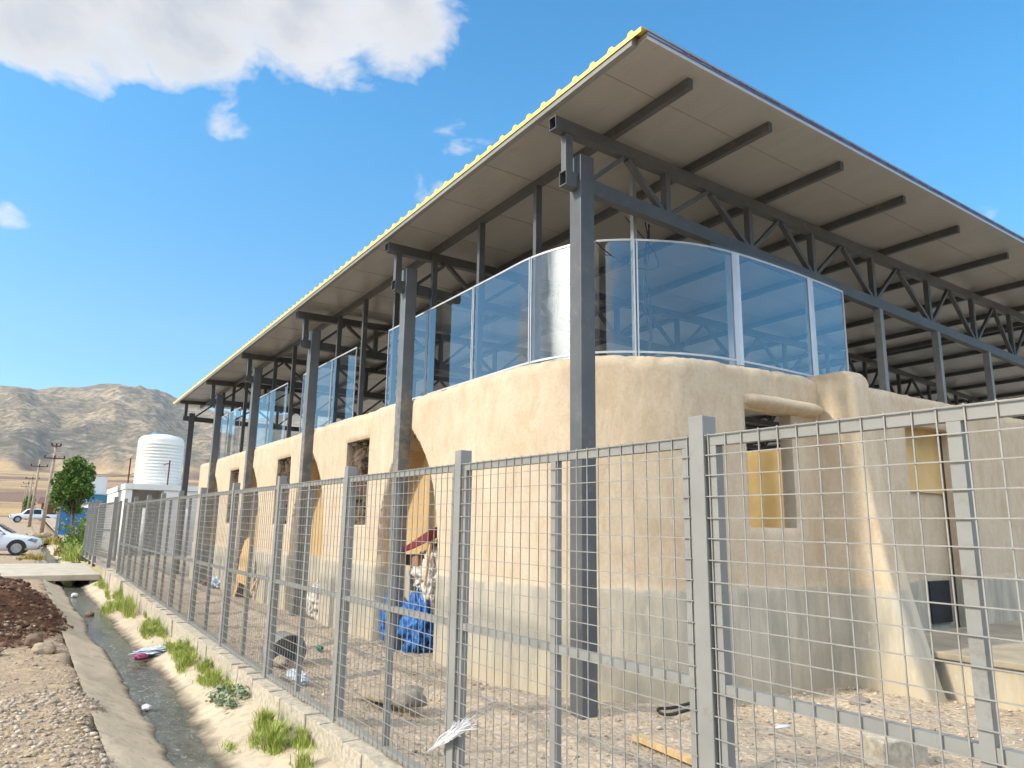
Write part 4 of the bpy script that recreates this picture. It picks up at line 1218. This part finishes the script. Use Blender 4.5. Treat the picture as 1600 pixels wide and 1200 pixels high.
mb = MB(); mb.box((4.1, 62, .2), (4.95, 70, 3.0)); mb.box((4.95, 63.5, .2), (10, 70, 3.0)); mb.build('wall', M['white_paint'], s2)
mb = MB(); mb.box((3.75, 62.3, 3.62), (5.0, 66, 5.0)); mb.build('upper_room', M['white_paint'], s2)
mb = MB(); mb.box((3.85, 61.6, 3.02), (10.2, 70, 3.55)); mb.build('fascia', M['teal'], s2)
mb = MB(); mb.box((4.97, 63.3, .3), (9.9, 63.48, 3.0)); mb.build('shopfront', M['black'], s2)
# blue sheet gate and shack with red awning
bs_ = empty('blue_screen', (3.4, 62, .4), 'blue metal sheet screen between grey posts by the road', 'screen')
mb = MB(); mb.box((2.2, 60, .45), (5.4, 60.05, 2.6)); mb.build('blue_panel', M['blue_sheet'], bs_)
for x in (2.1, 5.45):
    mb = MB(); mb.box((x-.08, 59.95, .1), (x+.08, 60.1, 2.7)); mb.build('screen_post', M['fence'], bs_)
mb = MB(); mb.beam((2.3, 59.97, 2.5), (4.2, 59.97, 1.1), .04, .06); mb.beam((2.7, 59.97, .7), (4.2, 59.97, 1.5), .04, .06); mb.build('brace', M['fence'], bs_)
sk = empty('roadside_stall', (4.5, 124, 1.6), 'roadside stall with a faded red awning behind the white pickup', 'stall')
mb = MB()
mb.add([(1.6, 122, 4.1), (6.6, 119, 4.3), (7.0, 126, 5.4), (1.9, 129, 5.1)], [(0, 1, 2, 3)])
ob = mb.build('awning', M['cloth_red'], sk); ob.modifiers.new('solid', 'SOLIDIFY').thickness = .08
mb = MB(); mb.box((3.9, 119.5, 1.4), (4.5, 120.1, 4.15)); mb.build('stall_post', M['stone'], sk)
mb = MB(); mb.box((2.2, 128, 1.4), (7, 128.3, 4.6)); mb.build('back_wall', M['brown_card'], sk)
def pole(x, y, z0, h_, lab, arms=((-.0, .9),), tilt=0):
    p = empty('utility_pole', (x, y, z0), lab, 'utility pole', 'wooden utility poles along the road')
    mb = MB(); mb.tube([(x, y, z0-.2), (x+tilt*.5, y, z0+h_/2), (x+tilt, y, z0+h_)], [.16, .13, .10], 8); mb.build('shaft', M['wood_pole'], p, smooth=True)
    for dz, w in arms:
        mb = MB(); mb.beam((x+tilt-w, y-.12, z0+h_-dz), (x+tilt+w, y-.12, z0+h_-dz), .09, .09); mb.build('crossarm', M['rust'], p)
        for sgn in (-1, 0, 1):
            mb = MB(); mb.lathe((x+tilt+sgn*w*.9, y-.12, z0+h_-dz+.045), [(.02, 0), (.07, .02), (.05, .10), (.08, .14), (.02, .2)], 8); mb.build('insulator', M['black'], p)
pole(1.45, 70, .5, 7.3, 'nearest utility pole with two crossarms behind the dark tree', ((.15, .35), (1.15, .75)), .2)
pole(.75, 92, 1.0, 7.0, 'second utility pole standing before the parked white pickup', ((.7, .8),), .15)
pole(.55, 130, 1.8, 6.6, 'utility pole just left of the second pole, behind the pickup', ((.6, .9),), .1)
pole(.2, 165, 2.6, 6.6, 'small distant utility pole right of the small bright tree', ((.6, .9),), .1)
pole(-.1, 205, 3.4, 6.6, 'farthest utility pole close to the small bright tree', ((.6, 1.0),), .1)
mb = MB(); mb.tube([Vector((1.5, 70, 7.2)).lerp(Vector((5.9, Yh+.5, 4.6)), t)-Vector((0, 0, 1.3*math.sin(math.pi*t))) for t in [k/14 for k in range(15)]], .02, 5)
tag(mb.build('power_cable', M['rust'], smooth=True), 'thin sagging cable running from the near pole to the white house', 'cable')

# ------------------------------------------------------------------ vehicles
def loft_body(stations, mat, name, parent):
    """stations: (x, half width, sill z, belt z, roof z, roof half width)"""
    rows = []
    for x, w, zs_, zb, zt, wt in stations:
        half = [(.0, zs_), (w*.86, zs_), (w*.97, zs_+.10), (w, zs_+(zb-zs_)*.5), (w*.965, zb-.03), (w*.94, zb), (wt+(w*.94-wt)*.35, zb+(zt-zb)*.55) if zt > zb+.1 else (w*.86, zb+(zt-zb)*.6), (wt, zt-.03 if zt > zb+.1 else zt), (wt*.55, zt+.012), (0, zt+.02)]
        rows.append([(x, -a, b) for a, b in half]+[(x, a, b) for a, b in half[-2:0:-1]]+[(x, -half[0][0], half[0][1])])
    mb = MB(); mb.grid(rows, flip=True)
    n = len(rows[0]); mb.f.append(tuple(range(n-1))); mb.f.append(tuple(len(mb.v)-1-k for k in range(n-1))); mb.mi += [0, 0]
    o = mb.build(name, mat, parent, auto=60)
    return o
def wheel(parent, x, y, r, w, side):
    mb = MB()
    def ring(prof, n=28):
        vs = []
        for rr, yy in prof: vs += [(x+rr*math.cos(2*math.pi*k/n), y+side*yy, r+rr*math.sin(2*math.pi*k/n)) for k in range(n)]
        return mb.add(vs, [(i*n+k, i*n+(k+1) % n, (i+1)*n+(k+1) % n, (i+1)*n+k) for i in range(len(prof)-1) for k in range(n)])
    ring([(r*.62, 0), (r*.66, w*.5), (r*.95, w*.5), (r, w*.38), (r, -w*.38), (r*.95, -w*.5), (r*.6, -w*.5)])
    t = mb.build('wheel', M['tyre'], parent, auto=50)
    mb = MB()
    ring([(r*.66, w*.47), (r*.58, w*.44), (r*.56, w*.2), (.01, w*.2)])
    for k in range(10):
        a = 2*math.pi*k/10; p = Vector((x+r*.12*math.cos(a), y+side*w*.40, r+r*.12*math.sin(a))); q = Vector((x+r*.60*math.cos(a), y+side*w*.43, r+r*.60*math.sin(a)))
        mb.beam(p, q, .035, .03, up=(0, 1, 0))
    ring([(r*.17, w*.40), (r*.14, w*.46), (.005, w*.47)])
    mb.build('rim', M['rim'], t)
    mb = MB(); ring([(r*.57, w*.19), (.01, w*.205)]); mb.build('brake_hub', M['car_black'], t)
def arch(parent, x, y, r, side):
    mb = MB(); n = 22; vs = []
    for rr in (r*1.20, r*.9):
        vs += [(x+rr*math.cos(math.pi*k/(n-1)), y+side*.006, r*.98+rr*math.sin(math.pi*k/(n-1))) for k in range(n)]
    vs += [(p[0], p[1]-side*.16, p[2]) for p in vs[:n]]
    mb.add(vs, [(k, k+1, n+k+1, n+k) for k in range(n-1)]+[(k, k+1, 2*n+k+1, 2*n+k) for k in range(n-1)])
    mb.build('wheel_arch', M['car_black'], parent)
def side_glass(parent, pts, side):
    mb = MB(); k = len(pts); mb.add([Vector(p) for p in pts], [tuple(range(k)) if side < 0 else tuple(range(k-1, -1, -1))])
    o = mb.build('side_window', M['car_glass'], parent); o.modifiers.new('solid', 'SOLIDIFY').thickness = .012
car = empty('parked_car', (0, 0, 0), 'white sedan parked by the road with its right side in view', 'car')
st = [(-2.25, .62, .45, .80, .84, .5), (-2.2, .78, .30, .90, .96, .55), (-1.95, .85, .24, .95, 1.02, .60), (-1.5, .88, .22, .96, 1.16, .56), (-.9, .89, .20, .95, 1.42, .55), (-.2, .89, .20, .93, 1.47, .56), (.35, .89, .20, .91, 1.40, .55), (.75, .89, .20, .91, 1.14, .60), (1.0, .885, .20, .90, .99, .66), (1.45, .87, .21, .84, .90, .62), (1.85, .83, .22, .76, .82, .56), (2.1, .74, .24, .66, .72, .5), (2.22, .60, .30, .58, .63, .45)]
loft_body(st, M['car_white'], 'body', car)
for x in (-1.36, 1.30):
    for sd_ in (-1, 1): wheel(car, x, sd_*.80, .33, .21, sd_); arch(car, x, sd_*.885, .33, sd_)
for sd_ in (-1, 1):
    side_glass(car, [(-1.35, sd_*.845, .99), (-.32, sd_*.845, .97), (-.32, sd_*.64, 1.39), (-.85, sd_*.64, 1.37)], sd_)
    side_glass(car, [(-.26, sd_*.845, .97), (.82, sd_*.845, .95), (.30, sd_*.64, 1.36), (-.26, sd_*.64, 1.39)], sd_)
    mb = MB(); mb.add([(1.70, sd_*.86, .70), (2.02, sd_*.80, .60), (2.16, sd_*.62, .60), (2.10, sd_*.66, .72), (1.85, sd_*.83, .79)], [(0, 1, 2, 3, 4)]); hd = mb.build('headlight', M['headlamp'], car); hd.modifiers.new('solid', 'SOLIDIFY').thickness = .03
    mb = MB(); mb.box((2.09, sd_*.62-.03, .30), (2.19, sd_*.62+.05, .44)); mb.build('fog_lamp', M['car_black'], car)
    mb = MB(); mb.add([(.72, sd_*.90, .93), (.56, sd_*.90, .93), (.56, sd_*1.03, .94), (.70, sd_*1.03, .94), (.72, sd_*.90, 1.05), (.58, sd_*.90, 1.05), (.58, sd_*1.03, 1.06), (.70, sd_*1.03, 1.05)], [(0, 3, 2, 1), (4, 5, 6, 7), (0, 1, 5, 4), (1, 2, 6, 5), (2, 3, 7, 6), (3, 0, 4, 7)]); mb.build('mirror', M['car_white'], car, bevel=.02)
mb = MB(); mb.add([(.42, -.50, 1.40), (.42, .50, 1.40), (1.02, .62, 1.01), (1.02, -.62, 1.01)], [(0, 1, 2, 3)]); ws = mb.build('windscreen', M['car_glass'], car); ws.modifiers.new('solid', 'SOLIDIFY').thickness = .03
mb = MB(); mb.box((2.16, -.5, .36), (2.25, .5, .46)); mb.build('grille', M['car_black'], car)
car.location = (-1.22, 42.6, .03); car.rotation_euler = (0, 0, rad(-7))
pk = empty('pickup_truck', (0, 0, 0), 'white pickup truck parked nose left beside the utility poles', 'pickup truck')
st = [(-2.65, .80, .5, .98, 1.0, .6), (-2.6, .86, .42, 1.02, 1.04, .7), (-1.0, .88, .40, 1.03, 1.05, .7), (-.95, .88, .40, 1.03, 1.62, .62), (-.8, .88, .40, 1.03, 1.72, .62), (.4, .88, .40, 1.02, 1.74, .62), (.75, .88, .40, 1.01, 1.62, .62), (1.25, .88, .40, 1.0, 1.12, .68), (1.6, .87, .40, .98, 1.06, .66), (2.3, .84, .42, .9, .98, .6), (2.5, .74, .46, .8, .86, .55)]
loft_body(st, M['car_white'], 'body', pk)
for x in (-1.5, 1.6):
    for sd_ in (-1, 1): wheel(pk, x, sd_*.80, .38, .24, sd_); arch(pk, x, sd_*.885, .38, sd_)
for sd_ in (-1, 1):
    side_glass(pk, [(-.85, sd_*.85, 1.07), (0, sd_*.85, 1.07), (0, sd_*.70, 1.63), (-.8, sd_*.70, 1.61)], sd_)
    side_glass(pk, [(.06, sd_*.85, 1.07), (1.1, sd_*.85, 1.05), (.7, sd_*.70, 1.56), (.06, sd_*.70, 1.63)], sd_)
    mb = MB(); mb.box((2.3, sd_*.7-.1, .78), (2.47, sd_*.7+.1, .92)); mb.build('headlight', M['headlamp'], pk)
mb = MB(); mb.box((2.44, -.5, .56), (2.54, .5, .78)); mb.build('grille', M['car_black'], pk)
pk.location = (1.15, 112, 1.42); pk.rotation_euler = (0, 0, rad(184))

# ------------------------------------------------------------------ air
mb = MB(); mb.box((-3650, -3650, -4), (3650, 3650, 900))
hz_ = mb.build('haze', bpy.data.materials.new('haze_air')); tag(hz_, kind='stuff')
hm = hz_.data.materials[0]; hm.use_nodes = True; ht = hm.node_tree; ht.nodes.clear()
pv = N(ht, 'ShaderNodeVolumePrincipled'); pv.inputs['Color'].default_value = (.82, .90, 1, 1); pv.inputs['Density'].default_value = .00010; pv.inputs['Anisotropy'].default_value = .2
ht.links.new(pv.outputs[0], N(ht, 'ShaderNodeOutputMaterial').inputs['Volume'])
